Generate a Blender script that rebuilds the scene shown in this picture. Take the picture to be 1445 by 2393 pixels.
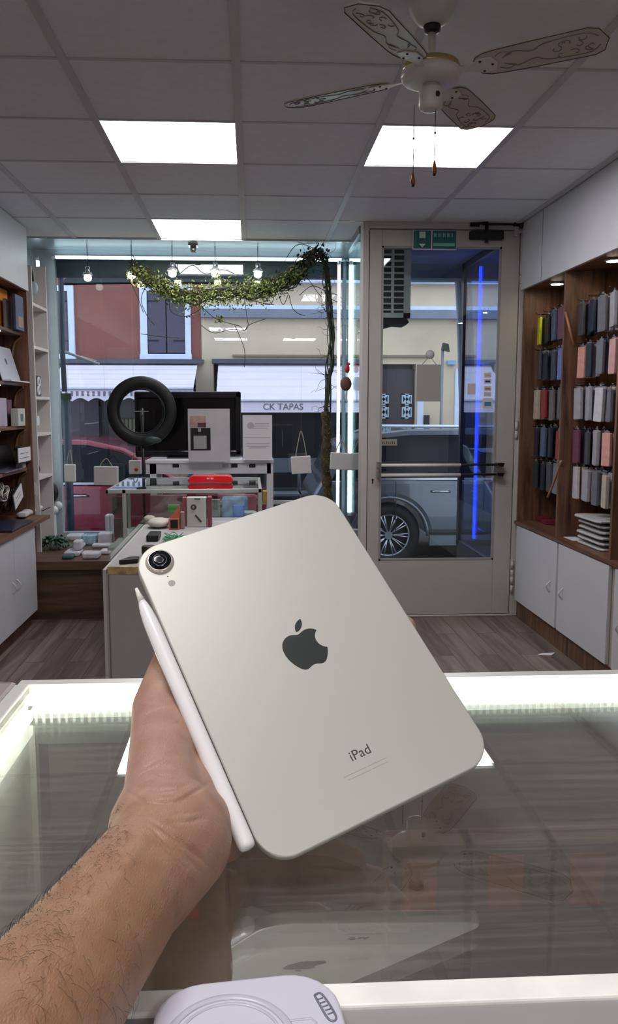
import bpy, bmesh, math, random
from mathutils import Matrix, Vector
PI = math.pi
random.seed(7)
for o in list(bpy.data.objects): bpy.data.objects.remove(o)
S = bpy.context.scene
COL = S.collection
# ------------------------------------------------------------------ camera
CZ = 1.425                      # eye height above the shop floor
F, CX, CY = 1900.0, 688.0, 1180.0
yaw, pitch, roll = 0.0525922, 0.1176934, -0.00022
Rz = Matrix(((math.cos(yaw), -math.sin(yaw), 0), (math.sin(yaw), math.cos(yaw), 0), (0, 0, 1)))
A0 = Matrix(((1, 0, 0), (0, 0, -1), (0, 1, 0)))
Rx = Matrix(((1, 0, 0), (0, math.cos(pitch), -math.sin(pitch)), (0, math.sin(pitch), math.cos(pitch))))
Rr = Matrix(((math.cos(roll), -math.sin(roll), 0), (math.sin(roll), math.cos(roll), 0), (0, 0, 1)))
RC = Rr @ Rx @ A0 @ Rz          # world -> camera (x right, y down, z forward)
RT = RC.transposed()
cam = bpy.data.cameras.new('camera'); co = bpy.data.objects.new('camera', cam); COL.objects.link(co)
M = RT @ Matrix(((1, 0, 0), (0, -1, 0), (0, 0, -1)))
co.matrix_world = Matrix.Translation((0, 0, CZ)) @ M.to_4x4()
cam.sensor_fit = 'HORIZONTAL'; cam.sensor_width = 36; cam.lens = F / 1445 * 36
cam.shift_x = (722.5 - CX) / 1445; cam.shift_y = -(1196.5 - CY) / 1445
cam.clip_start = 0.01; cam.clip_end = 200
S.camera = co
S.view_settings.view_transform = 'Standard'; S.view_settings.look = 'None'
S.view_settings.gamma = 1; S.view_settings.use_curve_mapping = False
S.view_settings.exposure = 0.0
# ------------------------------------------------------------------ world: overcast sky
W = bpy.data.worlds.new('sky'); S.world = W; W.use_nodes = True
WB = W.node_tree.nodes['Background']; WB.inputs[0].default_value = (0.76, 0.83, 1.0, 1); WB.inputs[1].default_value = 2.4
PANEL_E, TUBE_E, BULB_E, CASE_E, BLUE_E = 16.5, 9.0, 34.0, 22.0, 16.0

def ray(u, v): return RT @ Vector(((u - CX) / F, (v - CY) / F, 1))
def PY(u, v, Y): d = ray(u, v) * (Y / ray(u, v).y); return Vector((d.x, d.y, d.z + CZ))
def PX(u, v, X): d = ray(u, v) * (X / ray(u, v).x); return Vector((d.x, d.y, d.z + CZ))
def PZ(u, v, Z): d = ray(u, v) * ((Z - CZ) / ray(u, v).z); return Vector((d.x, d.y, d.z + CZ))
def PD(u, v, k): d = ray(u, v) * k; return Vector((d.x, d.y, d.z + CZ))
# ------------------------------------------------------------------ materials
def lin(c): c /= 255; return c / 12.92 if c <= .04045 else ((c + .055) / 1.055) ** 2.4
def rgb(c): return (lin(c[0]), lin(c[1]), lin(c[2]), 1)
MC = {}
def mat(name, c, rough=.5, metal=0, vary=.06, scale=8, bump=0, bscale=60, spec=.5, stretch=None, coat=0):
    if name in MC: return MC[name]
    m = bpy.data.materials.new(name); m.use_nodes = True; nt = m.node_tree; b = nt.nodes['Principled BSDF']
    b.inputs['Roughness'].default_value = rough; b.inputs['Metallic'].default_value = metal
    b.inputs['Specular IOR Level'].default_value = spec; b.inputs['Coat Weight'].default_value = coat
    tc = nt.nodes.new('ShaderNodeTexCoord'); mp = nt.nodes.new('ShaderNodeMapping'); nt.links.new(tc.outputs['Object'], mp.inputs[0])
    if stretch: mp.inputs['Scale'].default_value = stretch
    n = nt.nodes.new('ShaderNodeTexNoise'); n.inputs['Scale'].default_value = scale; n.inputs['Detail'].default_value = 4
    nt.links.new(mp.outputs[0], n.inputs['Vector'])
    r = nt.nodes.new('ShaderNodeValToRGB'); a = rgb(c)
    r.color_ramp.elements[0].position = .3; r.color_ramp.elements[1].position = .7
    r.color_ramp.elements[0].color = tuple(x * (1 - vary) for x in a[:3]) + (1,)
    r.color_ramp.elements[1].color = tuple(min(1, x * (1 + vary)) for x in a[:3]) + (1,)
    nt.links.new(n.outputs['Fac'], r.inputs[0]); nt.links.new(r.outputs[0], b.inputs['Base Color'])
    if bump:
        n2 = nt.nodes.new('ShaderNodeTexNoise'); n2.inputs['Scale'].default_value = bscale; n2.inputs['Detail'].default_value = 5
        nt.links.new(mp.outputs[0], n2.inputs['Vector'])
        bp = nt.nodes.new('ShaderNodeBump'); bp.inputs['Strength'].default_value = bump; bp.inputs['Distance'].default_value = .01
        nt.links.new(n2.outputs['Fac'], bp.inputs['Height']); nt.links.new(bp.outputs[0], b.inputs['Normal'])
    MC[name] = m; return m
def emit(name, c, e):
    if name in MC: return MC[name]
    m = bpy.data.materials.new(name); m.use_nodes = True; b = m.node_tree.nodes['Principled BSDF']
    b.inputs['Base Color'].default_value = rgb(c); b.inputs['Emission Color'].default_value = rgb(c); b.inputs['Emission Strength'].default_value = e
    MC[name] = m; return m
def wood(name, c1, c2, axis=2, rough=.45, sc=1.0, plank=None, sheen=.5):
    if name in MC: return MC[name]
    m = bpy.data.materials.new(name); m.use_nodes = True; nt = m.node_tree; b = nt.nodes['Principled BSDF']; L = nt.links
    b.inputs['Roughness'].default_value = rough; b.inputs['Specular IOR Level'].default_value = sheen
    g = nt.nodes.new('ShaderNodeNewGeometry'); mp = nt.nodes.new('ShaderNodeMapping')
    s = [14 * sc] * 3; s[axis] = 1.1 * sc; mp.inputs['Scale'].default_value = s
    vec = g.outputs['Position']
    fac = None
    if plank:                                        # plank joints, boards run along Y
        w, ln = plank
        sx = nt.nodes.new('ShaderNodeSeparateXYZ'); L.new(vec, sx.inputs[0])
        cb = nt.nodes.new('ShaderNodeCombineXYZ'); L.new(sx.outputs['Y'], cb.inputs['X']); L.new(sx.outputs['X'], cb.inputs['Y'])
        bk = nt.nodes.new('ShaderNodeTexBrick'); L.new(cb.outputs[0], bk.inputs['Vector'])
        bk.inputs['Scale'].default_value = 1; bk.inputs['Brick Width'].default_value = ln; bk.inputs['Row Height'].default_value = w
        bk.inputs['Mortar Size'].default_value = .002; bk.inputs['Color1'].default_value = (0, 0, 0, 1); bk.inputs['Color2'].default_value = (1, 1, 1, 1)
        bk.inputs['Mortar'].default_value = (.5, .5, .5, 1); bk.offset = .37
        ad = nt.nodes.new('ShaderNodeVectorMath'); ad.operation = 'MULTIPLY_ADD'; L.new(bk.outputs['Color'], ad.inputs[0]); ad.inputs[1].default_value = (3, 7, 5); L.new(vec, ad.inputs[2])
        vec = ad.outputs[0]
    L.new(vec, mp.inputs[0])
    n = nt.nodes.new('ShaderNodeTexNoise'); n.inputs['Scale'].default_value = 1; n.inputs['Detail'].default_value = 7; n.inputs['Roughness'].default_value = .62; n.inputs['Distortion'].default_value = .9
    L.new(mp.outputs[0], n.inputs['Vector'])
    r = nt.nodes.new('ShaderNodeValToRGB'); r.color_ramp.elements[0].position = .32; r.color_ramp.elements[1].position = .68
    r.color_ramp.elements[0].color = rgb(c1); r.color_ramp.elements[1].color = rgb(c2); L.new(n.outputs['Fac'], r.inputs[0])
    out = r.outputs[0]
    if plank:
        mx = nt.nodes.new('ShaderNodeMixRGB'); mx.blend_type = 'MULTIPLY'; L.new(bk.outputs['Fac'], mx.inputs[0]); L.new(out, mx.inputs[1]); mx.inputs[2].default_value = (.35, .33, .32, 1)
        m2 = nt.nodes.new('ShaderNodeMixRGB'); m2.blend_type = 'MULTIPLY'; m2.inputs[0].default_value = .35; L.new(mx.outputs[0], m2.inputs[1]); L.new(bk.outputs['Color'], m2.inputs[2])
        out = m2.outputs[0]
    L.new(out, b.inputs['Base Color'])
    MC[name] = m; return m
def glass(name, tint=(255, 255, 255), f0=.04, mul=1.0, smear=0):
    if name in MC: return MC[name]
    m = bpy.data.materials.new(name); m.use_nodes = True; nt = m.node_tree; L = nt.links
    nt.nodes.remove(nt.nodes['Principled BSDF']); o = nt.nodes['Material Output']
    t = nt.nodes.new('ShaderNodeBsdfTransparent'); t.inputs[0].default_value = rgb(tint)
    g = nt.nodes.new('ShaderNodeBsdfGlossy'); g.inputs['Roughness'].default_value = .0; g.inputs[0].default_value = (.95, 1, .98, 1)
    lw = nt.nodes.new('ShaderNodeLayerWeight'); lw.inputs['Blend'].default_value = .5
    p = nt.nodes.new('ShaderNodeMath'); p.operation = 'POWER'; p.inputs[1].default_value = 5; L.new(lw.outputs['Facing'], p.inputs[0])
    q = nt.nodes.new('ShaderNodeMath'); q.operation = 'MULTIPLY_ADD'; q.inputs[1].default_value = (1 - f0) * (mul if f0 < .15 else 1); q.inputs[2].default_value = f0 * (mul if f0 < .15 else 1); q.use_clamp = True; L.new(p.outputs[0], q.inputs[0])
    mx = nt.nodes.new('ShaderNodeMixShader'); L.new(q.outputs[0], mx.inputs[0]); L.new(t.outputs[0], mx.inputs[1]); L.new(g.outputs[0], mx.inputs[2])
    last = mx.outputs[0]
    if smear:                                       # dust and wiping streaks lying on the glass
        ge = nt.nodes.new('ShaderNodeNewGeometry'); mp = nt.nodes.new('ShaderNodeMapping'); mp.inputs['Scale'].default_value = (5, 170, 1); mp.inputs['Rotation'].default_value = (0, 0, -.10)
        L.new(ge.outputs['Position'], mp.inputs[0])
        n = nt.nodes.new('ShaderNodeTexNoise'); n.inputs['Scale'].default_value = 1; n.inputs['Detail'].default_value = 6; n.inputs['Distortion'].default_value = 1.2; L.new(mp.outputs[0], n.inputs['Vector'])
        r = nt.nodes.new('ShaderNodeValToRGB'); r.color_ramp.elements[0].position = .45; r.color_ramp.elements[1].position = .8
        r.color_ramp.elements[0].color = (smear * .35,) * 3 + (1,); r.color_ramp.elements[1].color = (smear,) * 3 + (1,); L.new(n.outputs['Fac'], r.inputs[0])
        d = nt.nodes.new('ShaderNodeBsdfDiffuse'); d.inputs[0].default_value = (.78, .74, .69, 1)
        m2 = nt.nodes.new('ShaderNodeMixShader'); L.new(r.outputs[0], m2.inputs[0]); L.new(last, m2.inputs[1]); L.new(d.outputs[0], m2.inputs[2]); last = m2.outputs[0]
    L.new(last, o.inputs[0]); MC[name] = m; return m
# ------------------------------------------------------------------ mesh building
class MB:
    def __init__(s): s.v = []; s.f = []; s.sm = []
    def add(s, vs, fs, smooth=False):
        k = len(s.v); s.v += [Vector(v) for v in vs]; s.f += [tuple(i + k for i in f) for f in fs]; s.sm += [smooth] * len(fs); return s
    def box(s, a, b):
        x0, y0, z0 = a; x1, y1, z1 = b
        if x0 > x1: x0, x1 = x1, x0
        if y0 > y1: y0, y1 = y1, y0
        if z0 > z1: z0, z1 = z1, z0
        return s.add([(x0, y0, z0), (x1, y0, z0), (x1, y1, z0), (x0, y1, z0), (x0, y0, z1), (x1, y0, z1), (x1, y1, z1), (x0, y1, z1)],
                     [(0, 3, 2, 1), (4, 5, 6, 7), (0, 1, 5, 4), (1, 2, 6, 5), (2, 3, 7, 6), (3, 0, 4, 7)])
    def prism(s, pts, d):                            # planar outline pts (3-D) pushed along d
        n = len(pts); d = Vector(d); P = [Vector(p) for p in pts]
        nrm = Vector((0, 0, 0))
        for i in range(n): nrm += P[i].cross(P[(i + 1) % n])
        if nrm.dot(d) > 0: P.reverse()
        return s.add(P + [p + d for p in P], [tuple(range(n)), tuple(range(2 * n - 1, n - 1, -1))] + [(i, i + n, (i + 1) % n + n, (i + 1) % n) for i in range(n)])
    def tube(s, pts, rs, n=8, caps=True):
        P = [Vector(p) for p in pts]; 
        if not hasattr(rs, '__len__'): rs = [rs] * len(P)
        k = len(s.v); up = None; vs = []
        for i, p in enumerate(P):
            t = (P[min(i + 1, len(P) - 1)] - P[max(i - 1, 0)])
            t = t.normalized() if t.length > 1e-9 else Vector((0, 0, 1))
            if up is None: up = t.orthogonal().normalized()
            up = (up - t * up.dot(t)); up = up.normalized() if up.length > 1e-6 else t.orthogonal().normalized()
            w = t.cross(up)
            vs += [p + (up * math.cos(2 * PI * j / n) + w * math.sin(2 * PI * j / n)) * rs[i] for j in range(n)]
        fs = [(i * n + j, i * n + (j + 1) % n, (i + 1) * n + (j + 1) % n, (i + 1) * n + j) for i in range(len(P) - 1) for j in range(n)]
        s.add(vs, fs, True)
        if caps:
            s.add([], []); s.f += [tuple(k + j for j in range(n - 1, -1, -1)), tuple(k + (len(P) - 1) * n + j for j in range(n))]; s.sm += [False, False]
        return s
    def cyl(s, a, b, r0, r1=None, n=20): return s.tube([a, b], [r0, r0 if r1 is None else r1], n)
    def lathe(s, prof, o=(0, 0, 0), ax=(0, 0, 1), n=24):  # prof: (radius, height)
        ax = Vector(ax).normalized(); o = Vector(o)
        return s.tube2([(o + ax * h, r) for r, h in prof], ax, n)
    def tube2(s, pr, ax, n):
        u = ax.orthogonal().normalized(); w = ax.cross(u); vs = []
        for p, r in pr: vs += [p + (u * math.cos(2 * PI * j / n) + w * math.sin(2 * PI * j / n)) * max(r, 1e-5) for j in range(n)]
        fs = [(i * n + j, i * n + (j + 1) % n, (i + 1) * n + (j + 1) % n, (i + 1) * n + j) for i in range(len(pr) - 1) for j in range(n)]
        m = len(pr) - 1
        s.add(vs, fs, True); k = len(s.v) - len(vs)
        s.f += [tuple(k + j for j in range(n - 1, -1, -1)), tuple(k + m * n + j for j in range(n))]; s.sm += [False, False]
        return s
    def ball(s, c, r, n=12, sc=(1, 1, 1)):
        c = Vector(c); vs = []; m = n // 2
        for i in range(m + 1):
            a = PI * i / m
            for j in range(n): b = 2 * PI * j / n; vs.append(c + Vector((math.sin(a) * math.cos(b) * sc[0], math.sin(a) * math.sin(b) * sc[1], math.cos(a) * sc[2])) * r)
        return s.add(vs, [(i * n + j, (i + 1) * n + j, (i + 1) * n + (j + 1) % n, i * n + (j + 1) % n) for i in range(m) for j in range(n)], True)
    def torus(s, c, R, r, ax=(0, 1, 0), n=48, k=10, sc=1.0):
        ax = Vector(ax).normalized(); u = ax.orthogonal().normalized(); w = ax.cross(u); c = Vector(c); vs = []
        for i in range(n):
            a = 2 * PI * i / n; e = u * math.cos(a) + w * math.sin(a)
            for j in range(k): b = 2 * PI * j / k; vs.append(c + e * (R + r * math.cos(b)) + ax * r * sc * math.sin(b))
        return s.add(vs, [(i * k + j, ((i + 1) % n) * k + j, ((i + 1) % n) * k + (j + 1) % k, i * k + (j + 1) % k) for i in range(n) for j in range(k)], True)
    def xf(s, M): s.v = [M @ v for v in s.v]; return s
WP = {}
def wpos(o): return WP.get(o.name, Vector((0, 0, 0)))
def obj(name, mb, m, parent=None, label=None, cat=None, group=None, kind=None, bevel=0, seg=2):
    me = bpy.data.meshes.new(name)
    lo = Vector([min(v[i] for v in mb.v) for i in range(3)]); hi = Vector([max(v[i] for v in mb.v) for i in range(3)])
    c = Vector(((lo.x + hi.x) / 2, (lo.y + hi.y) / 2, lo.z))
    me.from_pydata([v - c for v in mb.v], [], mb.f); me.update()
    me.polygons.foreach_set('use_smooth', mb.sm[:len(me.polygons)])
    if m: me.materials.append(m)
    bm = bmesh.new(); bm.from_mesh(me); bmesh.ops.recalc_face_normals(bm, faces=bm.faces); bm.to_mesh(me); bm.free()
    o = bpy.data.objects.new(name, me); COL.objects.link(o); WP[o.name] = c
    if parent: o.parent = parent; o.location = c - wpos(parent)
    else: o.location = c
    if bevel:
        b = o.modifiers.new('bevel', 'BEVEL'); b.width = bevel; b.segments = seg; b.limit_method = 'ANGLE'; b.angle_limit = math.radians(40)
    if label: o['label'] = label
    if cat: o['category'] = cat
    if group: o['group'] = group
    if kind: o['kind'] = kind
    return o
def thing(name, loc, label, cat, group=None):
    o = bpy.data.objects.new(name, None); COL.objects.link(o); o.location = loc; WP[o.name] = Vector(loc); o.empty_display_size = .05
    o['label'] = label; o['category'] = cat
    if group: o['group'] = group
    return o
def struct(name, mb, m, parent=None, bevel=0): return obj(name, mb, m, parent, kind=None if parent else 'structure', bevel=bevel)
def copy_tree(o, parent=None):
    c = o.copy(); COL.objects.link(c); c.parent = parent
    for ch in o.children: copy_tree(ch, c)
    return c
def text(name, s, size, Mx, m, parent, ext=.0004, **kw):
    cu = bpy.data.curves.new(name, 'FONT'); cu.body = s; cu.size = size; cu.extrude = ext; cu.align_x = 'CENTER'; cu.align_y = 'CENTER'
    to = bpy.data.objects.new(name + '_curve', cu); COL.objects.link(to); dg = bpy.context.evaluated_depsgraph_get()
    me = bpy.data.meshes.new_from_object(to.evaluated_get(dg)); mb = MB()
    mb.add([v.co.copy() for v in me.vertices], [tuple(p.vertices) for p in me.polygons]); mb.xf(Mx)
    bpy.data.objects.remove(to)
    return obj(name, mb, m, parent, **kw)
def frame_m(o, x, y):                                # matrix with local x,y axes at o
    x = Vector(x).normalized(); y = Vector(y).normalized(); z = x.cross(y)
    m = Matrix((x, y, z)).transposed().to_4x4(); m.translation = Vector(o); return m
def bz(pts, n=8):                                    # cubic bezier samples of p0,c1,c2,p3,...
    out = []
    for i in range(0, len(pts) - 1, 3):
        a, b, c, d = [Vector(p) for p in pts[i:i + 4]]
        for k in range(n): t = k / n; out.append(a * (1 - t) ** 3 + b * 3 * t * (1 - t) ** 2 + c * 3 * t * t * (1 - t) + d * t ** 3)
    return out + [Vector(pts[-1])]
def smooth_path(pts, n=6):                           # Catmull-Rom
    P = [Vector(p) for p in pts]; out = []
    for i in range(len(P) - 1):
        a, b, c, d = P[max(i - 1, 0)], P[i], P[i + 1], P[min(i + 2, len(P) - 1)]
        for k in range(n): t = k / n; out.append(.5 * (2 * b + (c - a) * t + (2 * a - 5 * b + 4 * c - d) * t * t + (3 * b - 3 * c + d - a) * t ** 3))
    return out + [P[-1]]

# common materials
white = mat('white_laminate', (205, 205, 208), .4, vary=.02)
offwhite = mat('offwhite_paint', (190, 184, 178), .5, vary=.03, bump=.05)
black = mat('black_plastic', (14, 14, 16), .35, vary=.1)
matte_black = mat('matte_black', (22, 21, 22), .7, vary=.1)
alu = mat('brushed_aluminium', (200, 202, 200), .3, .8, vary=.03)
steel = mat('steel', (160, 160, 165), .25, .9, vary=.04)
paper = mat('white_paper', (214, 212, 212), .8, vary=.02)
walnut = wood('walnut_panel', (62, 41, 31), (138, 98, 74), 2, .45, 1.5)
walnut_top = wood('walnut_shelf', (70, 47, 36), (132, 94, 72), 1, .4)
pane = glass('window_glass', (240, 247, 247), .04, 1.0)
CEIL = CZ + 1.208

# ================================================================== SETTING
def setting():
    fl = MB().box((-1.95, -2.6, -.06), (2.25, 5.5, 0))
    struct('floor', fl, wood('plank_floor', (92, 80, 74), (146, 130, 120), 1, .42, 1.0, (.13, 1.25), .35))
    tile = mat('ceiling_tile', (226, 228, 232), .85, vary=.03, scale=20, bump=.25, bscale=300)
    X0, Y0 = -.0457, 3.0185
    lights = [(-1, 1), (1, 1), (-1, 4), (-1, -5), (-1, -8), (1, -8)]  # negative rows are unseen panels, added to light tablet and hand
    c = MB(); g = MB()
    xs = [-1.95] + [X0 + .6 * i for i in range(-3, 4)] + [2.25]; ys = [-2.6] + [Y0 + .6 * j for j in range(-9, 6)]
    for i in range(len(xs) - 1):
        for j in range(len(ys) - 1):
            a, b = xs[i], ys[j]
            if any(abs(a - (X0 + .6 * l)) < .01 and abs(b - (Y0 + .6 * k)) < .01 for l, k in lights): continue
            c.box((a + .004, b + .004, CEIL), (xs[i + 1] - .004, ys[j + 1] - .004, CEIL + .015))
    struct('ceiling', c, tile)
    for x in xs[1:-1]: g.box((x - .016, -2.6, CEIL - .006), (x + .016, ys[-1], CEIL + .02))
    for y in ys[1:]: g.box((-1.95, y - .009, CEIL - .0035), (2.25, y + .009, CEIL + .019))
    struct('trim_1', g, mat('ceiling_grid', (196, 192, 196), .5, vary=.03))
    struct('trim_2', MB().box((-2, -2.6, CEIL + .05), (2.3, 6.1, CEIL + .1)), matte_black)     # slab above the tiles
    names = {(-1, 1): 'square ceiling light panel left of the fan, nearer than the small one', (1, 1): 'square ceiling light panel behind the ceiling fan pull chains',
             (-1, 4): 'square ceiling light panel farthest back, just above the shop window',
             (-1, -5): 'added unseen ceiling light panel overhead behind the counter on the left',
             (-1, -8): 'added unseen ceiling light panel at the very back on the left', (1, -8): 'added unseen ceiling light panel at the very back on the right'}
    for l, k in lights:
        x, y = X0 + .6 * l, Y0 + .6 * k
        t = thing('ceiling_light', (x + .3, y + .3, CEIL), names[(l, k)], 'ceiling light', 'ceiling light panels')
        fr = MB()
        for a, b in (((x + .006, y + .006), (x + .594, y + .014)), ((x + .006, y + .586), (x + .594, y + .594)), ((x + .006, y + .014), (x + .014, y + .586)), ((x + .586, y + .014), (x + .594, y + .586))):
            fr.box((*a, CEIL + .001), (*b, CEIL + .012))
        obj('frame', fr, white, t)
        obj('diffuser', MB().box((x + .014, y + .014, CEIL + .004), (x + .586, y + .586, CEIL + .01)), emit('panel_light', (250, 247, 252), PANEL_E), t)
    wallm = mat('wall_paint', (226, 224, 226), .7, vary=.02)
    struct('wall_left', MB().box((-2.05, -2.6, 0), (-1.95, 6.6, CEIL)), wallm)
    struct('wall_right', MB().box((2.25, -2.6, 0), (2.35, 5.7, CEIL)), wallm)
    struct('wall_back', MB().box((-2.05, -2.7, 0), (2.35, -2.6, CEIL)), mat('back_wall', (120, 108, 100), .7))
    # wall beside the door and left end of the shop window
    wm = offwhite
    struct('wall_front', MB().box((1.84, 5.42, 0), (2.25, 5.56, CEIL)).box((-1.95, 5.78, 0), (-1.72, 6.6, CEIL)), wm)
    # shop window box
    lt = mat('window_box_metal', (150, 158, 166), .35, .2, vary=.03)
    struct('trim_3', MB().box((-1.72, 6.03, CEIL + .0), (.74, 6.6, CEIL + .04)), lt)
    struct('trim_4', MB().box((-1.72, 6.02, CEIL - .012), (.74, 6.035, CEIL + .0)), alu)
    # platform of the window
    zt = .408
    pf = thing('window_platform', (-.5, 5.9, 0), 'low brown wooden display platform running under the shop window', 'display platform')
    obj('platform_top', MB().box((-1.72, 5.45, zt - .062), (.72, 6.52, zt)), wood('platform_wood', (78, 54, 44), (118, 84, 66), 0, .4), pf, bevel=.004)
    obj('front_panel', MB().box((-1.70, 5.49, .0), (.70, 5.51, zt - .063)), wood('apron_wood', (58, 40, 32), (118, 84, 66), 0, .5), pf)
    # window: frame and pane
    gy = 6.5; xl, xr = -1.50, .725
    fr = MB()
    fr.box((xl - .05, gy - .02, .41), (xl, gy + .05, CEIL)); fr.box((xl, gy - .02, CEIL - .045), (xr, gy + .05, CEIL)); fr.box((xl, gy - .02, .41), (xr, gy + .05, .45))
    fr.box((-1.72, gy - .02, .41), (xl - .05, gy + .05, CEIL))
    w = struct('window_1', fr, mat('window_frame_metal', (176, 182, 188), .4, .1, vary=.04))
    struct('pane', MB().box((xl, gy + .01, .45), (xr, gy + .016, CEIL - .045)), pane, w)
    # corner post and glass return beside the door
    fr = MB().box((xr, gy - .02, .41), (xr + .035, gy + .05, CEIL)).box((xr + .0, 5.56, CEIL - .05), (xr + .03, gy - .02, CEIL)).box((xr, 5.56, .3), (xr + .03, gy - .02, .45))
    w = struct('window_2', fr, mat('post_metal', (128, 136, 144), .35, .5, vary=.04))
    struct('pane', MB().box((xr + .012, 5.56, .45), (xr + .018, gy - .02, CEIL - .05)), pane, w)
    struct('wall_street', MB().box((xl - .3, gy, -.45), (xr + .03, gy + .12, .41)).box((xr - .02, 5.56, -.1), (xr + .06, gy + .12, .3)), mat('stucco_base', (120, 112, 108), .8))
    # led tubes of the window
    tb = emit('window_led', (200, 232, 242), TUBE_E)
    for nm, a, b, lab in (('led_tube', (xl + .02, gy - .05, CEIL - .06), (xr - .02, gy - .05, CEIL - .06), 'long cold white led tube across the top of the shop window'),
                     ('led_tube', (-1.60, 6.38, .7), (-1.60, 6.38, CEIL - .1), 'vertical led tube at the left end of the window beside the white niche tower'),
                     ('led_tube', (xr - .035, gy - .05, .6), (xr - .035, gy - .05, CEIL - .1), 'vertical led tube inside the window at the left of the corner post'),
                     ('led_tube', (xr + .05, gy - .06, .6), (xr + .05, gy - .06, CEIL - .1), 'vertical led tube at the right of the corner post, nearest the door')):
        t = thing(nm, a, lab, 'led tube', 'window led tubes')
        obj('tube', MB().cyl(a, b, .009, n=10), tb, t)
        v = Vector(b) - Vector(a); v.normalize()
        obj('end_cap', MB().cyl(Vector(a) - v * .03, a, .012, n=10), white, t); obj('end_cap', MB().cyl(b, Vector(b) + v * .03, .012, n=10), white, t)
        obj('mounting_channel', MB().box(Vector(a) + Vector((-.014, .012, -.014)) - v * .02, Vector(b) + Vector((.014, .02, .014)) + v * .02), alu, t)
    # ---------------- door wall
    y0 = 5.42
    fr = MB().box((.735, y0, 0), (.775, y0 + .14, CEIL)).box((.775, y0, 1.425 + 1.165), (1.84, y0 + .14, CEIL)).box((1.78, y0, 0), (1.84, y0 + .14, 1.425 + 1.165))
    fr.box((.775, y0, 0), (1.78, y0 + .14, .012))
    struct('trim_5', fr, offwhite, bevel=.004)
    a, b = CZ - 1.03, CZ + 1.055
    d = MB().box((.78, y0 + .01, .015), (.862, y0 + .055, 2.585)).box((1.655, y0 + .01, .015), (1.775, y0 + .055, 2.585)).box((.862, y0 + .01, .015), (1.655, y0 + .055, a)).box((.862, y0 + .01, b), (1.655, y0 + .055, 2.585))
    dr = struct('door_1', d, mat('door_paint', (178, 175, 167), .45, vary=.03, bump=.04), bevel=.003)
    struct('pane', MB().box((.862, y0 + .03, a), (1.655, y0 + .036, b)), pane, dr)
    bd = MB()
    for p, q in (((.862, a), (1.655, a + .012)), ((.862, b - .012), (1.655, b)), ((.862, a), (.874, b)), ((1.643, a), (1.655, b))): bd.box((p[0], y0 + .008, p[1]), (q[0], y0 + .03, q[1]))
    struct('glazing_bead', bd, mat('bead_grey', (150, 146, 142), .5), dr)
    for z in (PY(1000, 1087, y0 - .045).z, PY(1000, 1110, y0 - .045).z):            # push bars across the glass
        ph = MB().tube([(.86, y0 - .045, z), (1.40, y0 - .045, z)], .017 if z > 1.06 else .011, 12)
        struct('push_bar', ph, mat('bar_paint', (222, 218, 206), .35), dr)
        struct('push_bar_arm', MB().tube([(1.40, y0 - .045, z), (1.5, y0 - .04, z + .003), (1.66, y0 - .03, z)], .008, 8), matte_black, dr)
        struct('bar_bracket', MB().box((1.645, y0 - .05, z - .014), (1.69, y0 + .01, z + .014)).box((.84, y0 - .06, z - .02), (.862, y0 + .01, z + .02)), matte_black if z > 9 else steel, dr)
        struct('bracket_cap', MB().prism([(1.65, y0 - .052, z + .012), (1.698, y0 - .052, z + .012), (1.69, y0 - .052, z - .012), (1.65, y0 - .052, z - .004)], (0, .02, 0)), black, dr)
    struct('keyhole', MB().cyl((.815, y0 + .002, .95), (.815, y0 + .012, .95), .007, n=10).box((.812, y0 + .002, .925), (.818, y0 + .012, .95)), black, dr)
    for z in (.22, .33, 1.28, 2.3):
        hn = MB().cyl((1.785, y0 - .006, z - .055), (1.785, y0 - .006, z - .003), .011, n=12).cyl((1.785, y0 - .006, z + .003), (1.785, y0 - .006, z + .055), .011, n=12).ball((1.785, y0 - .006, z + .06), .012, 10)
        struct('hinge', hn, offwhite, dr)
    tr = MB().box((1.80, y0 - .012, .6), (1.825, y0, 2.4)); struct('trim_6', tr, offwhite)
setting()
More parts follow.
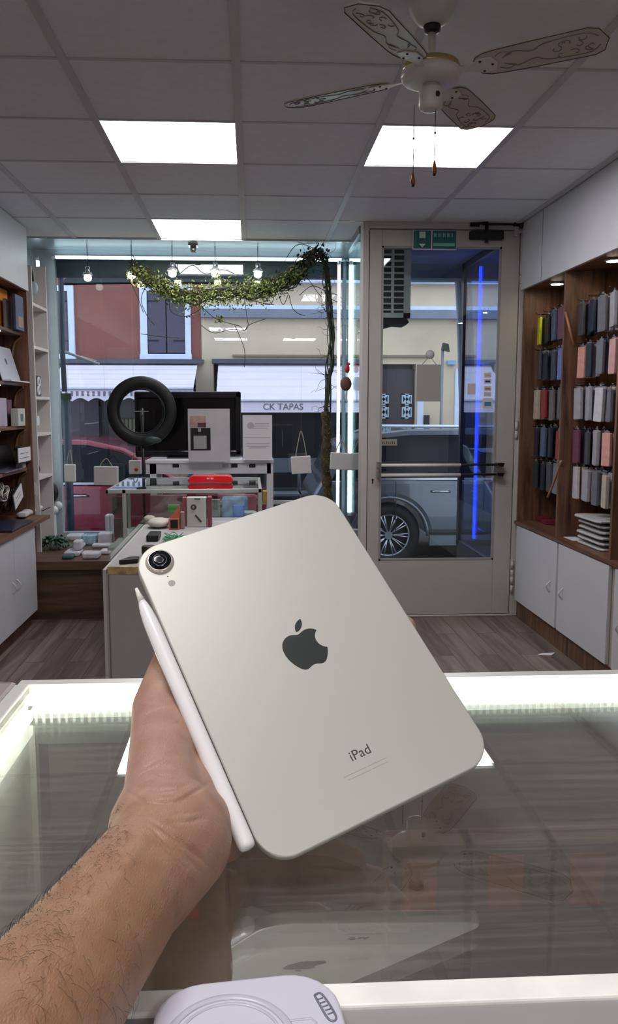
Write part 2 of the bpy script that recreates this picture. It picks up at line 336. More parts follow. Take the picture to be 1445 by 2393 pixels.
# ================================================================== OUTSIDE
SZ = -.36                        # street level
def exterior():
    struct('ground', MB().box((-14, 5.6, SZ - .1), (16, 13.4, SZ)), mat('asphalt', (70, 70, 74), .85, bump=.3, vary=.12, scale=30))
    struct('pavement', MB().box((-14, 12.1, SZ), (16, 14, SZ + .12)).box((-14, 5.6, SZ), (16, 7.4, SZ + .12)), mat('pavement', (110, 106, 104), .8, bump=.2))
    # entrance alcove: step, soffit, glass display cabinet on its right
    struct('doorstep', MB().box((.7, 5.56, SZ), (1.86, 6.6, -.02)), mat('step_stone', (120, 116, 112), .7))
    struct('soffit', MB().box((.755, 5.57, CZ + 1.15), (2.4, 6.6, CZ + 1.2)), mat('soffit_paint', (120, 126, 146), .6))
    fasc = struct('shop_fascia', MB().box((-2.2, 6.62, CZ + 1.04), (3.0, 6.75, CZ + 1.9)).box((-2.2, 6.62, CZ + 1.0), (-1.55, 6.75, -.3)), mat('fascia_metal', (92, 100, 116), .5))
    dc = thing('display_cabinet', (1.95, 6.05, 0), 'tall glass display cabinet with a blue light strip in the entrance, right of the door', 'display cabinet')
    dk = mat('cabinet_dark', (30, 34, 62), .35, vary=.05)
    obj('back_panel', MB().box((2.2, 5.58, .3), (2.24, 6.6, CZ + 1.15)).box((1.73, 5.57, .3), (2.24, 5.6, CZ + 1.15)), dk, dc)
    obj('plinth', MB().box((1.71, 5.57, -.36), (2.24, 6.62, .30)), mat('plinth_dark', (38, 40, 48), .4), dc)
    fm = mat('cabinet_frame', (52, 56, 78), .35, .4)
    obj('frame', MB().box((1.70, 5.58, .30), (1.73, 6.62, .345)).box((1.70, 5.58, CZ + 1.10), (1.73, 6.62, CZ + 1.15)).box((1.70, 6.56, .3), (1.74, 6.62, CZ + 1.15)).box((1.74, 6.58, .3), (2.24, 6.62, .34)), fm, dc)
    obj('glass_side', MB().box((1.712, 5.58, .345), (1.718, 6.56, CZ + 1.10)), glass('dark_glass', (200, 205, 235), .16, 1.3), dc)
    obj('glass_front', MB().box((1.74, 6.60, .34), (2.24, 6.606, CZ + 1.15)), pane, dc)
    obj('light_strip', MB().box((1.722, 6.18, .42), (1.736, 6.205, CZ + 1.06)), emit('blue_led', (22, 50, 255), BLUE_E), dc)
    for z in (.5, 1.1, 1.75): obj('shelf', MB().box((1.75, 5.62, z), (2.2, 6.55, z + .008)), glass('shelf_glass', (215, 235, 230), .05, 1), dc)
    for i, (c, lab) in enumerate((((206, 178, 120), 'small gold payment sticker, topmost of the column on the glass by the door'), ((30, 60, 110), 'small navy payment sticker second from the top on the glass by the door'),
                ((200, 110, 50), 'small orange and white payment sticker in the middle of the column on the glass'), ((190, 190, 185), 'small pale payment sticker second from the bottom on the glass'), ((60, 130, 170), 'larger teal striped payment sticker lowest on the glass by the door'))):
        v = (877, 891, 908, 921, 943)[i]; p = PY(1140, v, 5.447); w, h = (.024, .016) if i < 4 else (.032, .036)
        t = thing('payment_sticker', p, lab, 'sticker', 'payment stickers')
        obj('backing', MB().box((p.x - w, 5.4445, p.z - h), (p.x + w, 5.4495, p.z + h)), white, t)
        obj('mark', MB().box((p.x - w * .7, 5.443, p.z - h * .45), (p.x + w * .7, 5.4446, p.z + h * .3)), mat('sticker_%d' % i, c, .5), t)
    # air conditioner hanging outside
    t = thing('air_conditioner', (1.0, 6.1, 1.9), 'grey outdoor air conditioner unit with slatted grille hanging above the entrance', 'air conditioner')
    am = mat('ac_case', (236, 234, 226), .5, vary=.05)
    p0 = PY(870, 742, 6.0); p1 = PY(962, 576, 6.0); x0, x1, z0, z1 = .80, p1.x, p0.z, p1.z
    obj('case', MB().box((x0, 6.0, z0), (x1, 6.03, z0 + .035)).box((x0, 6.0, z1 - .02), (x1, 6.03, z1)).box((x1 - .05, 6.0, z0), (x1, 6.03, z1)).box((x0, 6.03, z0), (x1, 6.3, z1)), am, t)
    obj('dark_core', MB().box((x0, 6.02, z0 + .03), (x1 - .04, 6.032, z1 - .02)), black, t)
    gr = MB()
    for i in range(10): z = z0 + .05 + i * (z1 - z0 - .07) / 10; gr.box((x0, 5.985, z), (x1 - .05, 6.015, z + .010))
    xd = PY(918, 650, 6.0).x; gr.box((xd - .008, 5.98, z0 + .03), (xd + .008, 6.018, z1 - .02))
    obj('grille', gr, am, t)
    obj('bracket', MB().prism([(x0, 6.02, z0 - .10), (x0 + .15, 6.02, z0 - .10), (x0 + .17, 6.02, z0 - .07), (x0 + .26, 6.02, z0 - .045), (x0 + .34, 6.02, z0 - .05), (x0 + .36, 6.02, z0 - .03), (x0 + .34, 6.02, z0), (x0, 6.02, z0)], (0, .2, 0)), matte_black, t)
    # shop's own canvas blind and drain pipe by the cabinet
    t = thing('fabric_blind', PY(1075, 800, 6.72), 'grey canvas blind gathered at the right edge of the entrance opening', 'blind')
    mb = MB()
    for i in range(5):
        pts = [PY(1072 + i * 7 + s, v, 6.76 + .02 * (i % 2)) for v, s in ((618, -8), (680, -2), (780, 2), (860, 4), (1000, 8))]
        mb.tube(smooth_path(pts), [.02] * 25, 8)
    obj('gathered_fabric', mb, mat('blind_canvas', (186, 196, 212), .8, vary=.1), t)
    mb = MB(); pts = []
    for i in range(13):
        u = 962 + i * 9; pts.append(PY(u, 640 + 14 - 14 * math.sin(i / 12 * PI * .5) ** 3, 6.72))
    low = [PY(962 + i * 9, 659, 6.74) for i in range(13)]
    mb.prism(pts + low[::-1], (0, .03, 0)); obj('rolled_edge', mb, mat('canvas_white', (200, 204, 212), .8), t)
    # opposite side of the street -------------------------------------------------
    FY = 13.5
    red = mat('red_stucco', (134, 84, 76), .9, vary=.10, scale=2.2, bump=.2, bscale=12)
    beige = mat('beige_stucco', (200, 180, 156), .9, vary=.08, scale=1.8, bump=.2, bscale=14)
    xm = PY(470, 700, FY).x
    t = thing('red_building', (-6, FY + .5, SZ), 'red rendered building with dark shutters across the street', 'building')
    zb = PY(300, 846, FY).z
    obj('wall', MB().box((-14, FY, zb), (xm, FY + 1, 8)), red, t)
    dkf = mat('shopfront_dark', (30, 30, 38), .35, vary=.25, scale=1.3)
    obj('shopfront', MB().box((-14, FY + .3, SZ), (xm, FY + 1, zb)), dkf, t)
    stone = mat('window_stone', (205, 212, 235), .8, vary=.05)
    shm = mat('shutter_paint', (72, 66, 84), .6, vary=.06)
    for (a, b, c, d) in ((330, 668, 445, 838), (80, 668, 172, 838)):
        p = PY(a, d, FY); q = PY(c, b, FY); w = .115
        fr = MB().box((p.x, FY - .06, p.z), (p.x + w, FY + .02, q.z)).box((q.x - w * .8, FY - .06, p.z), (q.x, FY + .02, q.z)).box((p.x + w, FY - .06, q.z - .09), (q.x - w * .8, FY + .02, q.z)).box((p.x - .01, FY - .09, p.z - .02), (q.x + .01, FY + .02, p.z + .07))
        f = obj('window_surround', fr, stone, t)
        for k in (0, 1):
            xa = p.x + w + .012 + k * (q.x - p.x - w * 1.8) / 2; xb = xa + (q.x - p.x - w * 1.8) / 2 - .02
            sh = obj('shutter', MB().box((xa, FY - .045, p.z + .09), (xb, FY - .01, q.z - .10)), shm, f)
            for zz in (.2, .84): z = p.z + .08 + (q.z - p.z - .18) * zz; obj('strap_hinge', MB().box((xa + (.0 if k == 0 else .1), FY - .055, z), (xb - (.12 if k == 0 else 0), FY - .045, z + .018)), matte_black, sh)
        obj('recess', MB().box((p.x + w, FY - .012, p.z + .07), (q.x - w * .8, FY, q.z - .09)), matte_black, f)
    obj('poster', MB().box(PY(182, 1030, FY + .28), PY(235, 950, FY + .29)), mat('poster_grey', (120, 112, 116), .6, vary=.4, scale=5), t)
    obj('door_panel', MB().box(PY(160, 1060, FY + .2), PY(232, 935, FY + .27)), mat('door_mauve', (84, 74, 84), .6, vary=.1), t)
    mb = MB()
    for i in range(6): p = PY(270 + i * 9, 1010, FY + .2); mb.box((p.x - .02, FY + .15, p.z), (p.x + .02, FY + .19, p.z + .22))
    obj('shop_shelf_goods', mb, mat('goods_cream', (120, 112, 84), .6, vary=.3), t)
    t = thing('beige_building', (4, FY + .5, SZ), 'beige rendered building with a grey ledge across the street', 'building')
    zb = PY(600, 850, FY).z
    xd0, xd1 = PY(880, 900, FY).x - .1, PY(972, 900, FY).x
    zd = PY(900, 862, FY).z
    obj('wall', MB().box((xm, FY, zb), (16, FY + 1, 8)).box((xd1, FY, SZ), (16, FY + 1, zb)), beige, t)
    obj('shopfront', MB().box((xm, FY + .3, SZ), (xd1, FY + 1, zb)), dkf, t)
    a = PY(600, 744, FY).z; b = PY(600, 724, FY).z
    obj('pier', MB().box((PY(458, 900, FY).x, FY - .03, SZ), (PY(500, 900, FY).x, FY + .3, zb)), beige, t)
    obj('ledge', MB().box((xm, FY - .12, a), (16, FY, b)), mat('ledge_grey', (120, 124, 140), .8), t)
    obj('upper_moulding', MB().box((xm, FY - .14, PY(600, 662, FY).z), (16, FY, PY(600, 655, FY).z)).box((xm, FY - .05, b + .0), (16, FY, b + .07)), stone, t)
    obj('lintel_line', MB().box((xm + .5, FY - .05, PY(600, 834, FY).z), (xd1 + .2, FY, PY(600, 829, FY).z)), mat('mould_brown', (130, 118, 100), .8), t)
    # dark double door with pale pattern panels
    obj('double_door', MB().box((xd0, FY + .1, SZ + .1), (xd1, FY + .16, zd)), mat('door_brown', (46, 36, 44), .5, vary=.15), t)
    for u in (897, 951):
        for v0, v1 in ((920, 946), (948, 978)):
            p = PY(u - 12, v1, FY + .08); q = PY(u + 12, v0, FY + .08); mb = MB(); Yf = FY + .07
            mb.box((p.x, Yf, p.z), (q.x, Yf + .02, p.z + .02)).box((p.x, Yf, q.z - .02), (q.x, Yf + .02, q.z)).box((p.x, Yf, p.z), (p.x + .02, Yf + .02, q.z)).box((q.x - .02, Yf, p.z), (q.x, Yf + .02, q.z))
            mb.prism([(p.x, Yf, p.z), (p.x + .05, Yf, p.z), (q.x, Yf, q.z), (q.x - .05, Yf, q.z)], (0, .02, 0)).prism([(q.x - .05, Yf, p.z), (q.x, Yf, p.z), (p.x + .05, Yf, q.z), (p.x, Yf, q.z)], (0, .02, 0))
            obj('lattice_panel', mb, mat('lattice_pale', (170, 190, 205), .5), t)
    obj('white_reveal', MB().box(PY(975, 1005, FY - .02) , PY(990, 862, FY + .05)).box(PY(1062, 1005, FY - .02), PY(1075, 862, FY + .05)), stone, t)
    obj('meter_box', MB().box(PY(1047, 852, FY - .08), PY(1063, 843, FY)), mat('meter_blue', (120, 160, 200), .5), t)
    obj('entry_phone', MB().box(PY(992, 993, FY - .05), PY(1003, 970, FY)), matte_black, t, label='black entry phone')
    # wall lamp on a pole
    t = thing('street_lamp', (PY(1036, 1000, 12.9).x, 12.9, SZ + .12), 'slim grey lamp post with a black square head in front of the beige wall', 'lamp')
    obj('post', MB().tube([(PY(1034, 818, 12.9).x, 12.9, SZ + .12), PY(1035, 818, 12.9)], .022, 8), mat('post_grey', (120, 122, 130), .5, .3), t)
    p = PY(1040, 812, 12.9); obj('lamp_head', MB().prism([(p.x - .05, 12.85, p.z - .04), (p.x + .07, 12.85, p.z - .07), (p.x + .05, 12.85, p.z + .05), (p.x - .03, 12.85, p.z + .07)], (0, .1, 0)), black, t)
    # awnings
    am = mat('awning_cloth', (220, 208, 224), .9, vary=.04, scale=3, bump=.2, bscale=6)
    def awning(u0, u1, vt, vb, vv, lab, scallop):
        Yt, Yb = FY - .02, FY - 1.1
        a = PY(u0, vt, Yt); b = PY(u1, vt, Yt); c = PY(u0, vb, Yb); d = PY(u1, vb, Yb); e = PY(u0, vv, Yb)
        x0, x1 = c.x, d.x
        t = thing('awning', ((x0 + x1) / 2, FY - .6, c.z), lab, 'awning', 'shop awnings across the street')
        mb = MB(); n = 10; V = []; Fs = []
        prof = [(0, 0)] + [(k / n, .018 * (1 if k % 2 else -.2)) for k in range(1, n)] + [(1, 0)]
        for k, (s, dz) in enumerate(prof): y = Yt + (Yb - Yt) * s; z = a.z + (c.z - a.z) * s + dz; V += [(x0, y, z), (x1, y, z), (x0, y, z - .012), (x1, y, z - .012)]
        for k in range(n): i = k * 4; Fs += [(i, i + 1, i + 5, i + 4), (i + 2, i + 6, i + 7, i + 3), (i, i + 4, i + 6, i + 2), (i + 1, i + 3, i + 7, i + 5)]
        mb.add(V, Fs); obj('canopy', mb, am, t)
        if scallop:
            pts = [(x0, Yb, c.z), (x1, Yb, c.z)]; m = int((x1 - x0) / .22)
            for i in range(m * 6 + 1): s = i / (m * 6); pts.append((x1 + (x0 - x1) * s, Yb, e.z + .05 * abs(math.cos(s * m * PI))))
            obj('valance', MB().prism(pts, (0, .012, 0)), am, t)
            mb = MB()
            for i in range(m * 3): x = x0 + (x1 - x0) * (i + .5) / (m * 3); z = (c.z + e.z) / 2 + .02; mb.box((x - .018, Yb - .004, z - .035), (x + .018, Yb, z + .035))
            obj('valance_pattern', mb, mat('pattern_grey', (110, 112, 124), .8), t)
        else: obj('valance', MB().box((x0, Yb, e.z), (x1, Yb + .012, c.z)), am, t)
        obj('roller_cassette', MB().box((x0 - .1, FY - .16, a.z), (x1 + .1, FY - .001, a.z + .07)), mat('cassette', (70, 70, 82), .5), t)
        obj('front_bar', MB().tube([(x0, Yb - .01, c.z), (x1, Yb - .01, c.z)], .02, 8), mat('bar_lilac', (190, 190, 212), .5), t)
        return t, x0, x1, Yb, c.z, e.z
    awning(110, 452, 850, 908, 938, 'white awning with a scalloped patterned edge across the street on the left', True)
    t, x0, x1, Yb, zc, ze = awning(505, 880, 850, 936, 964, 'white awning lettered CK TAPAS across the street on the right', False)
    p = PY(662, 951, Yb)
    text('lettering', 'CK TAPAS', .135, frame_m((p.x, Yb - .004, p.z), (1, 0, 0), (0, 0, 1)), mat('letter_grey', (96, 96, 108), .6), t, ext=.003)
    # street furniture between the cars
    fm = mat('cafe_grey', (84, 88, 98), .6)
    for i, (u, lab) in enumerate(((668, 'grey cafe chair under the CK TAPAS awning, left one'), (735, 'grey cafe chair under the CK TAPAS awning, right one beside the tree trunk'))):
        p = PY(u, 1150, 11.6); z = SZ + .12; p.z = z; w = .22; t = thing('cafe_chair', p, lab, 'chair', 'cafe chairs across the street')
        obj('seat', MB().box((p.x - w, p.y - w, z + .44), (p.x + w, p.y + w, z + .47)), fm, t)
        for sx in (-1, 1):
            for sy in (-1, 1): obj('leg', MB().cyl((p.x + sx * w, p.y + sy * w, z), (p.x + sx * w * .9, p.y + sy * w * .9, z + .45), .015, n=8), fm, t)
            obj('back_post', MB().cyl((p.x + sx * w * .9, p.y + w, z + .45), (p.x + sx * w * .9, p.y + w * 1.2, z + .95), .015, n=8), fm, t)
        obj('backrest', MB().box((p.x - w, p.y + w, z + .75), (p.x + w, p.y + w * 1.2, z + .95)), fm, t)
    p = PY(700, 1100, 12.4); z = SZ + .12; t = thing('cafe_table', (p.x, p.y, z), 'small square cafe table between the grey chairs across the street', 'table')
    obj('tabletop', MB().box((p.x - .4, p.y - .35, z + .72), (p.x + .4, p.y + .35, z + .75)), fm, t)
    obj('pedestal', MB().cyl((p.x, p.y, z), (p.x, p.y, z + .72), .03).cyl((p.x, p.y, z), (p.x, p.y, z + .02), .22), fm, t)
    obj('menu_board', MB().box((p.x + .05, p.y - .36, z + .5), (p.x + .3, p.y - .35, z + .72)), matte_black, t)
exterior()
def awning_frame():
    t = thing('awning_support', (PY(146, 900, 6.95).x, 6.95, SZ), 'dark blue leaning post with pale crank rod outside the left end of the shop window', 'awning support')
    bl = mat('post_navy', (52, 56, 84), .45, .2)
    obj('upper_post', MB().tube([PY(142, 640, 6.95), PY(146, 820, 6.95), PY(151, 915, 6.95)], .022, 8), bl, t)
    b = PY(152, 925, 6.95); obj('collar', MB().box((b.x - .045, 6.91, b.z - .03), (b.x + .045, 6.99, b.z + .02)), matte_black, t)
    obj('lower_post', MB().cyl((b.x + .01, 6.95, SZ + .12), (b.x + .01, 6.95, b.z - .03), .034), bl, t)
    obj('crank_rod', MB().tube(smooth_path([PY(152, 822, 6.9), PY(190, 836, 6.9), PY(222, 848, 6.9), PY(232, 850, 6.9)]), .011, 8), paper, t)
    t = thing('rolled_awning', (-.3, 7.0, PY(300, 662, 7.0).z), 'pale rolled awning edge hanging outside along the top of the shop window', 'awning')
    pts = [PY(u, v, 7.0) for u, v in ((138, 664), (160, 645), (260, 640), (400, 644), (560, 648), (700, 648))] ; low = [PY(u, v, 7.0) for u, v in ((700, 662), (560, 662), (400, 661), (260, 662), (160, 664))]
    obj('fabric_edge', MB().prism(pts + low, (0, .05, 0)), mat('canvas_pale', (176, 180, 186), .8, vary=.08), t)
    obj('hem', MB().tube(low + [pts[0]], .009, 6), matte_black, t)
awning_frame()

def car(name, x0, dirn, yc, L, H, belt, paint, label, wheel_x, wheel_r, roofrail, gh):
    """body side along X; local x from 0 (rear) to L (front); dirn 1 -> front to the right"""
    z0 = SZ; Wd = 1.82; yn, yf = yc, yc + Wd
    X = lambda x: x0 + dirn * x
    t = thing(name, (X(L / 2), yc + Wd / 2, z0), label, 'car')
    body = mat(name + '_paint', paint, .22, .35, vary=.02, coat=.6)
    gl = mat('car_glass', (12, 17, 24), .12, vary=.05, spec=.12)
    # lower body with wheel arches
    def arch(cx, r): return [(cx + r * math.cos(a), .36 + r * math.sin(a)) for a in [PI - i * PI / 14 for i in range(15)]]
    low = [(.02, .35)] + [(p, max(q, .25)) for p, q in arch(wheel_x[0], wheel_r + .06)] + [(p, max(q, .25)) for p, q in arch(wheel_x[1], wheel_r + .06)] + [(L - .05, .25), (L, .55), (L - .06, .78), (L - .95, belt - .04), (L - 1.2, belt), (1.0, belt + .03), (.12, belt + .02), (0, .8)]
    mb = MB().prism([(X(x), yn, z0 + z) for x, z in low], (0, Wd, 0)); obj('body', mb, body, t, bevel=.07, seg=3)
    inset = .16
    def gpoly(q): return q
    V = []; n = len(gh)
    for x, z in gh:
        k = (z - belt) / (H - belt); V.append((X(x), yn + .03 + inset * k, z0 + z))
    V += [(v[0], yf - (v[1] - yn), v[2]) for v in V]
    mb = MB().add(V, [tuple(range(n)), tuple(range(2 * n - 1, n - 1, -1))] + [(i, i + n, (i + 1) % n + n, (i + 1) % n) for i in range(n)])
    obj('roof', mb, body, t, bevel=.05, seg=3)
    # side glass
    cxm = sum(p[0] for p in gh) / n; czm = belt + (H - belt) * .42
    g = [(cxm + (x - cxm) * .93, czm + (z - czm) * (.80 if z > czm else .96)) for x, z in gh]
    V = [(X(x), yn + .018 + inset * (z - belt) / (H - belt), z0 + z) for x, z in g]; m = len(V)
    V += [(v[0], v[1] + .03, v[2]) for v in V]
    mb = MB().add(V, [tuple(range(m)), tuple(range(2 * m - 1, m - 1, -1))] + [(i, i + m, (i + 1) % m + m, (i + 1) % m) for i in range(m)])
    obj('side_window', mb, gl, t)
    # windshield
    a, b = gh[-2], gh[-1]
    if a[1] < b[1]: a, b = b, a
    fx = [(a[0] + .02, a[1] - .02), (b[0] + .02, b[1] + .03)]
    V = [(X(fx[0][0]), yn + .25, z0 + fx[0][1]), (X(fx[0][0]), yf - .25, z0 + fx[0][1]), (X(fx[1][0]), yf - .12, z0 + fx[1][1]), (X(fx[1][0]), yn + .12, z0 + fx[1][1])]
    mb = MB().prism(V, (dirn * .02, 0, .01)); obj('windshield', mb, mat('windshield_sky', (70, 88, 110), .05), t)  # blue sky reflection put into the glass colour
    for i, wx in enumerate(wheel_x):
        c = Vector((X(wx), yn + .10, z0 + wheel_r)); w = obj('wheel', MB().torus(c + Vector((0, .02, 0)), wheel_r - .075, .085, (0, 1, 0), 40, 12, 1.2), mat('tyre', (18, 18, 20), .8), t)
        rim = MB().torus(c - Vector((0, .05, 0)), wheel_r - .125, .014, (0, 1, 0), 40, 8)
        for k in range(10):
            a = 2 * PI * k / 10
            for da in (-.09, .09): rim.tube([c + Vector((.04 * math.cos(a), -.05, .04 * math.sin(a))), c + Vector(((wheel_r - .125) * math.cos(a + da), -.055, (wheel_r - .125) * math.sin(a + da)))], .009, 6)
        rim.cyl(c + Vector((0, -.065, 0)), c + Vector((0, -.03, 0)), .045)
        obj('rim', rim, mat('rim_silver', (170, 172, 180), .25, .8), w); obj('brake_disc', MB().cyl(c + Vector((0, .0, 0)), c + Vector((0, .03, 0)), wheel_r - .15), matte_black, w)
        obj('arch_trim', MB().tube([(X(wx) + (wheel_r + .075) * math.cos(q), yn - .004, z0 + .36 + (wheel_r + .075) * math.sin(q)) for q in [PI * j / 20 for j in range(21)]], .018, 8), body, t)
    obj('belt_trim', MB().box((X(.4), yn + .005, z0 + belt + .0), (X(L - 1.45), yn + .03, z0 + belt + .025)), steel, t)
    for x in ((1.35, 2.35) if L > 3.9 else (1.5,)):
        p = Vector((X(x), yn - .01, z0 + belt - .13)); obj('door_handle', MB().tube([p, p + Vector((.04, -.03, .004)), p + Vector((.17, -.03, .004)), p + Vector((.21, 0, 0))], .013, 8), steel, t)
    ln = MB()
    for x in ((.95, 1.95, 2.95) if L > 3.9 else (1.2, 2.35)): ln.box((X(x) - .004, yn - .002, z0 + .38), (X(x) + .004, yn + .01, z0 + belt - .02))
    obj('door_gap', ln, black, t)
    obj('sill_trim', MB().box((X(wheel_x[0] + wheel_r + .1), yn - .015, z0 + .25), (X(wheel_x[1] - wheel_r - .1), yn + .05, z0 + .36)), mat('sill_grey', (96, 98, 106), .5), t)
    if roofrail: obj('roof_rail', MB().tube([(X(.5), yn + .25, z0 + H - .04), (X(.7), yn + .25, z0 + H + .03), (X(2.6), yn + .25, z0 + H + .02), (X(2.9), yn + .25, z0 + H - .06)], .018, 8), mat('rail_silver', (200, 206, 218), .3, .5), t)
    return t
xw = PY(910, 1256, 9.0).x
car('grey_suv', xw - .88, 1, 9.0, 4.5, 1.56, .99, (86, 88, 98), 'silver grey suv parked outside the door, rear wheel showing', (.88, 3.55), .36, True,
    [(.12, .98), (.30, 1.36), (.62, 1.5), (1.1, 1.555), (2.0, 1.56), (2.6, 1.50), (3.3, 1.02), (3.45, .98)])
t = car('red_hatchback', PY(150, 1100, 9.3).x - 1.45, 1, 9.3, 3.8, 1.45, .93, (112, 2, 36), 'bright crimson hatchback parked outside the left half of the shop window', (.72, 3.1), .31, False,
    [(.06, .92), (.22, 1.28), (.5, 1.40), (1.0, 1.45), (1.7, 1.43), (2.1, 1.34), (2.75, .98), (2.85, .92)])
# ================================================================== CEILING FAN, SIGN, DOOR CLOSER
def fan():
    c = Vector((.54, 2.52, CEIL)); zb = CZ + .985
    cream = mat('fan_cream', (214, 210, 200), .35, vary=.03); brass = mat('fan_brass', (190, 168, 110), .3, .7)
    t = thing('ceiling_fan', c, 'cream four bladed ceiling fan with scrollwork blades and two pull chains', 'ceiling fan')
    obj('canopy', MB().lathe([(.072, 0), (.074, -.02), (.066, -.05), (.045, -.078), (.022, -.088), (.02, -.088)], c, n=32), cream, t)
    obj('canopy_collar', MB().lathe([(.023, -.082), (.026, -.09), (.024, -.104), (.014, -.108)], c), black, t)
    obj('downrod', MB().cyl(c + Vector((0, 0, -.1)), (c.x, c.y, zb + .03), .0115), cream, t)
    m = Vector((c.x, c.y, zb))
    obj('motor_housing', MB().lathe([(.02, .040), (.06, .037), (.078, .028), (.083, .012), (.088, .006), (.090, -.004), (.088, -.014), (.080, -.022), (.060, -.026), (.03, -.028)], m, n=40), cream, t)
    obj('brass_ring', MB().lathe([(.077, .0305), (.0812, .027), (.0842, .018), (.0842, .010), (.083, .009)], m, n=40), brass, t)
    sh = obj('switch_housing', MB().lathe([(.024, -.026), (.024, -.036), (.034, -.040), (.0355, -.046), (.0355, -.090), (.032, -.099), (.02, -.102)], m, n=28), cream, t)
    obj('switch_hole', MB().cyl(m + Vector((.012, -.0352, -.066)), m + Vector((.013, -.028, -.066)), .008, n=12), black, sh)
    for u, v, vk in ((968, 402, 433), (1018, 375, 407)):
        p = PY(u, 275, m.y - .01); q = PY(u, v, m.y - .01); k = PY(u, vk, m.y - .01); p.z = zb - .09; q.x = p.x; k.x = p.x
        ch = obj('pull_chain', MB().cyl(p, q, .0013, n=6).ball((p.x, p.y, (p.z + q.z) / 2), .0040, 8), mat('chain_metal', (120, 112, 100), .4, .6), t)
        L = k.z - q.z
        obj('chain_knob', MB().lathe([(.002, 0), (.004, L * .2), (.0075, L * .75), (.006, L * .95), (.002, L)], q, n=14), wood('knob_wood', (120, 62, 30), (168, 98, 52), 2, .35), ch)
        obj('knob_tip', MB().ball((k.x, k.y, k.z), .0055, 10), black, ch)
    rel = mat('relief_grey', (128, 122, 110), .5, vary=.1)
    for i, ang in enumerate((57, 147, 237, 327)):
        a = math.radians(ang); R = Matrix.Translation(m + Vector((0, 0, -.004))) @ Matrix.Rotation(a, 4, 'Z') @ Matrix.Rotation(math.radians(-11), 4, 'X')
        w = .060
        out = [(.145, -.040), (.17, -.052), (.20, -w + .004), (.30, -w), (.455, -w - .002), (.482, -.048), (.490, -.025), (.500, 0), (.490, .025), (.482, .048), (.455, w + .002), (.30, w), (.20, w - .004), (.17, .052), (.145, .040), (.135, .022), (.132, 0), (.135, -.022)]
        bl = obj('blade', MB().prism([(x, y, 0) for x, y in out], (0, 0, .006)).xf(R), mat('blade_cream', (192, 186, 172), .4, vary=.05), t, bevel=.0015)
        obj('blade_edge', MB().tube([(x, y, -.0005) for x, y in out + out[:1]], .0012, 5).xf(R), mat('edge_dark', (66, 58, 50), .5), bl)
        s = MB()                                     # carved scrollwork
        rr = random.Random(3)
        for k in range(9):
            x0 = .36 + .012 * k; y0 = .030 * math.sin(k * 1.9); pts = []
            for j in range(12): q = j / 11 * 4.2 + k; r = .016 * (1 - j / 14); pts.append((x0 + r * math.cos(q), y0 + r * math.sin(q), -.0008))
            s.tube(pts, .0013, 4)
        for sy in (-1, 1):
            s.tube(smooth_path([(.215, sy * .012, -.0008), (.25, sy * .034, -.0008), (.30, sy * .018, -.0008), (.34, sy * .038, -.0008), (.44, sy * .044, -.0008), (.475, sy * .02, -.0008)]), .0013, 4)
            s.tube(smooth_path([(.20, sy * .028, -.0008), (.22, sy * .040, -.0008), (.245, sy * .028, -.0008), (.225, sy * .018, -.0008)]), .001, 4)
        obj('scrollwork', s.xf(R), rel, bl)
        ar = MB().prism([(.06, -.014, -.004), (.12, -.012, -.004), (.15, -.034, -.004), (.19, -.030, -.004), (.20, 0, -.004), (.19, .030, -.004), (.15, .034, -.004), (.12, .012, -.004), (.06, .014, -.004)], (0, 0, .0035)).xf(R)
        arm = obj('blade_arm', ar, cream, t, bevel=.001)
        sc = MB()
        for x, y in ((.155, -.024), (.155, .024), (.185, 0)): sc.ball((x, y, -.005), .0042, 8, (1, 1, .5))
        obj('screws', sc.xf(R), black, arm)
fan()
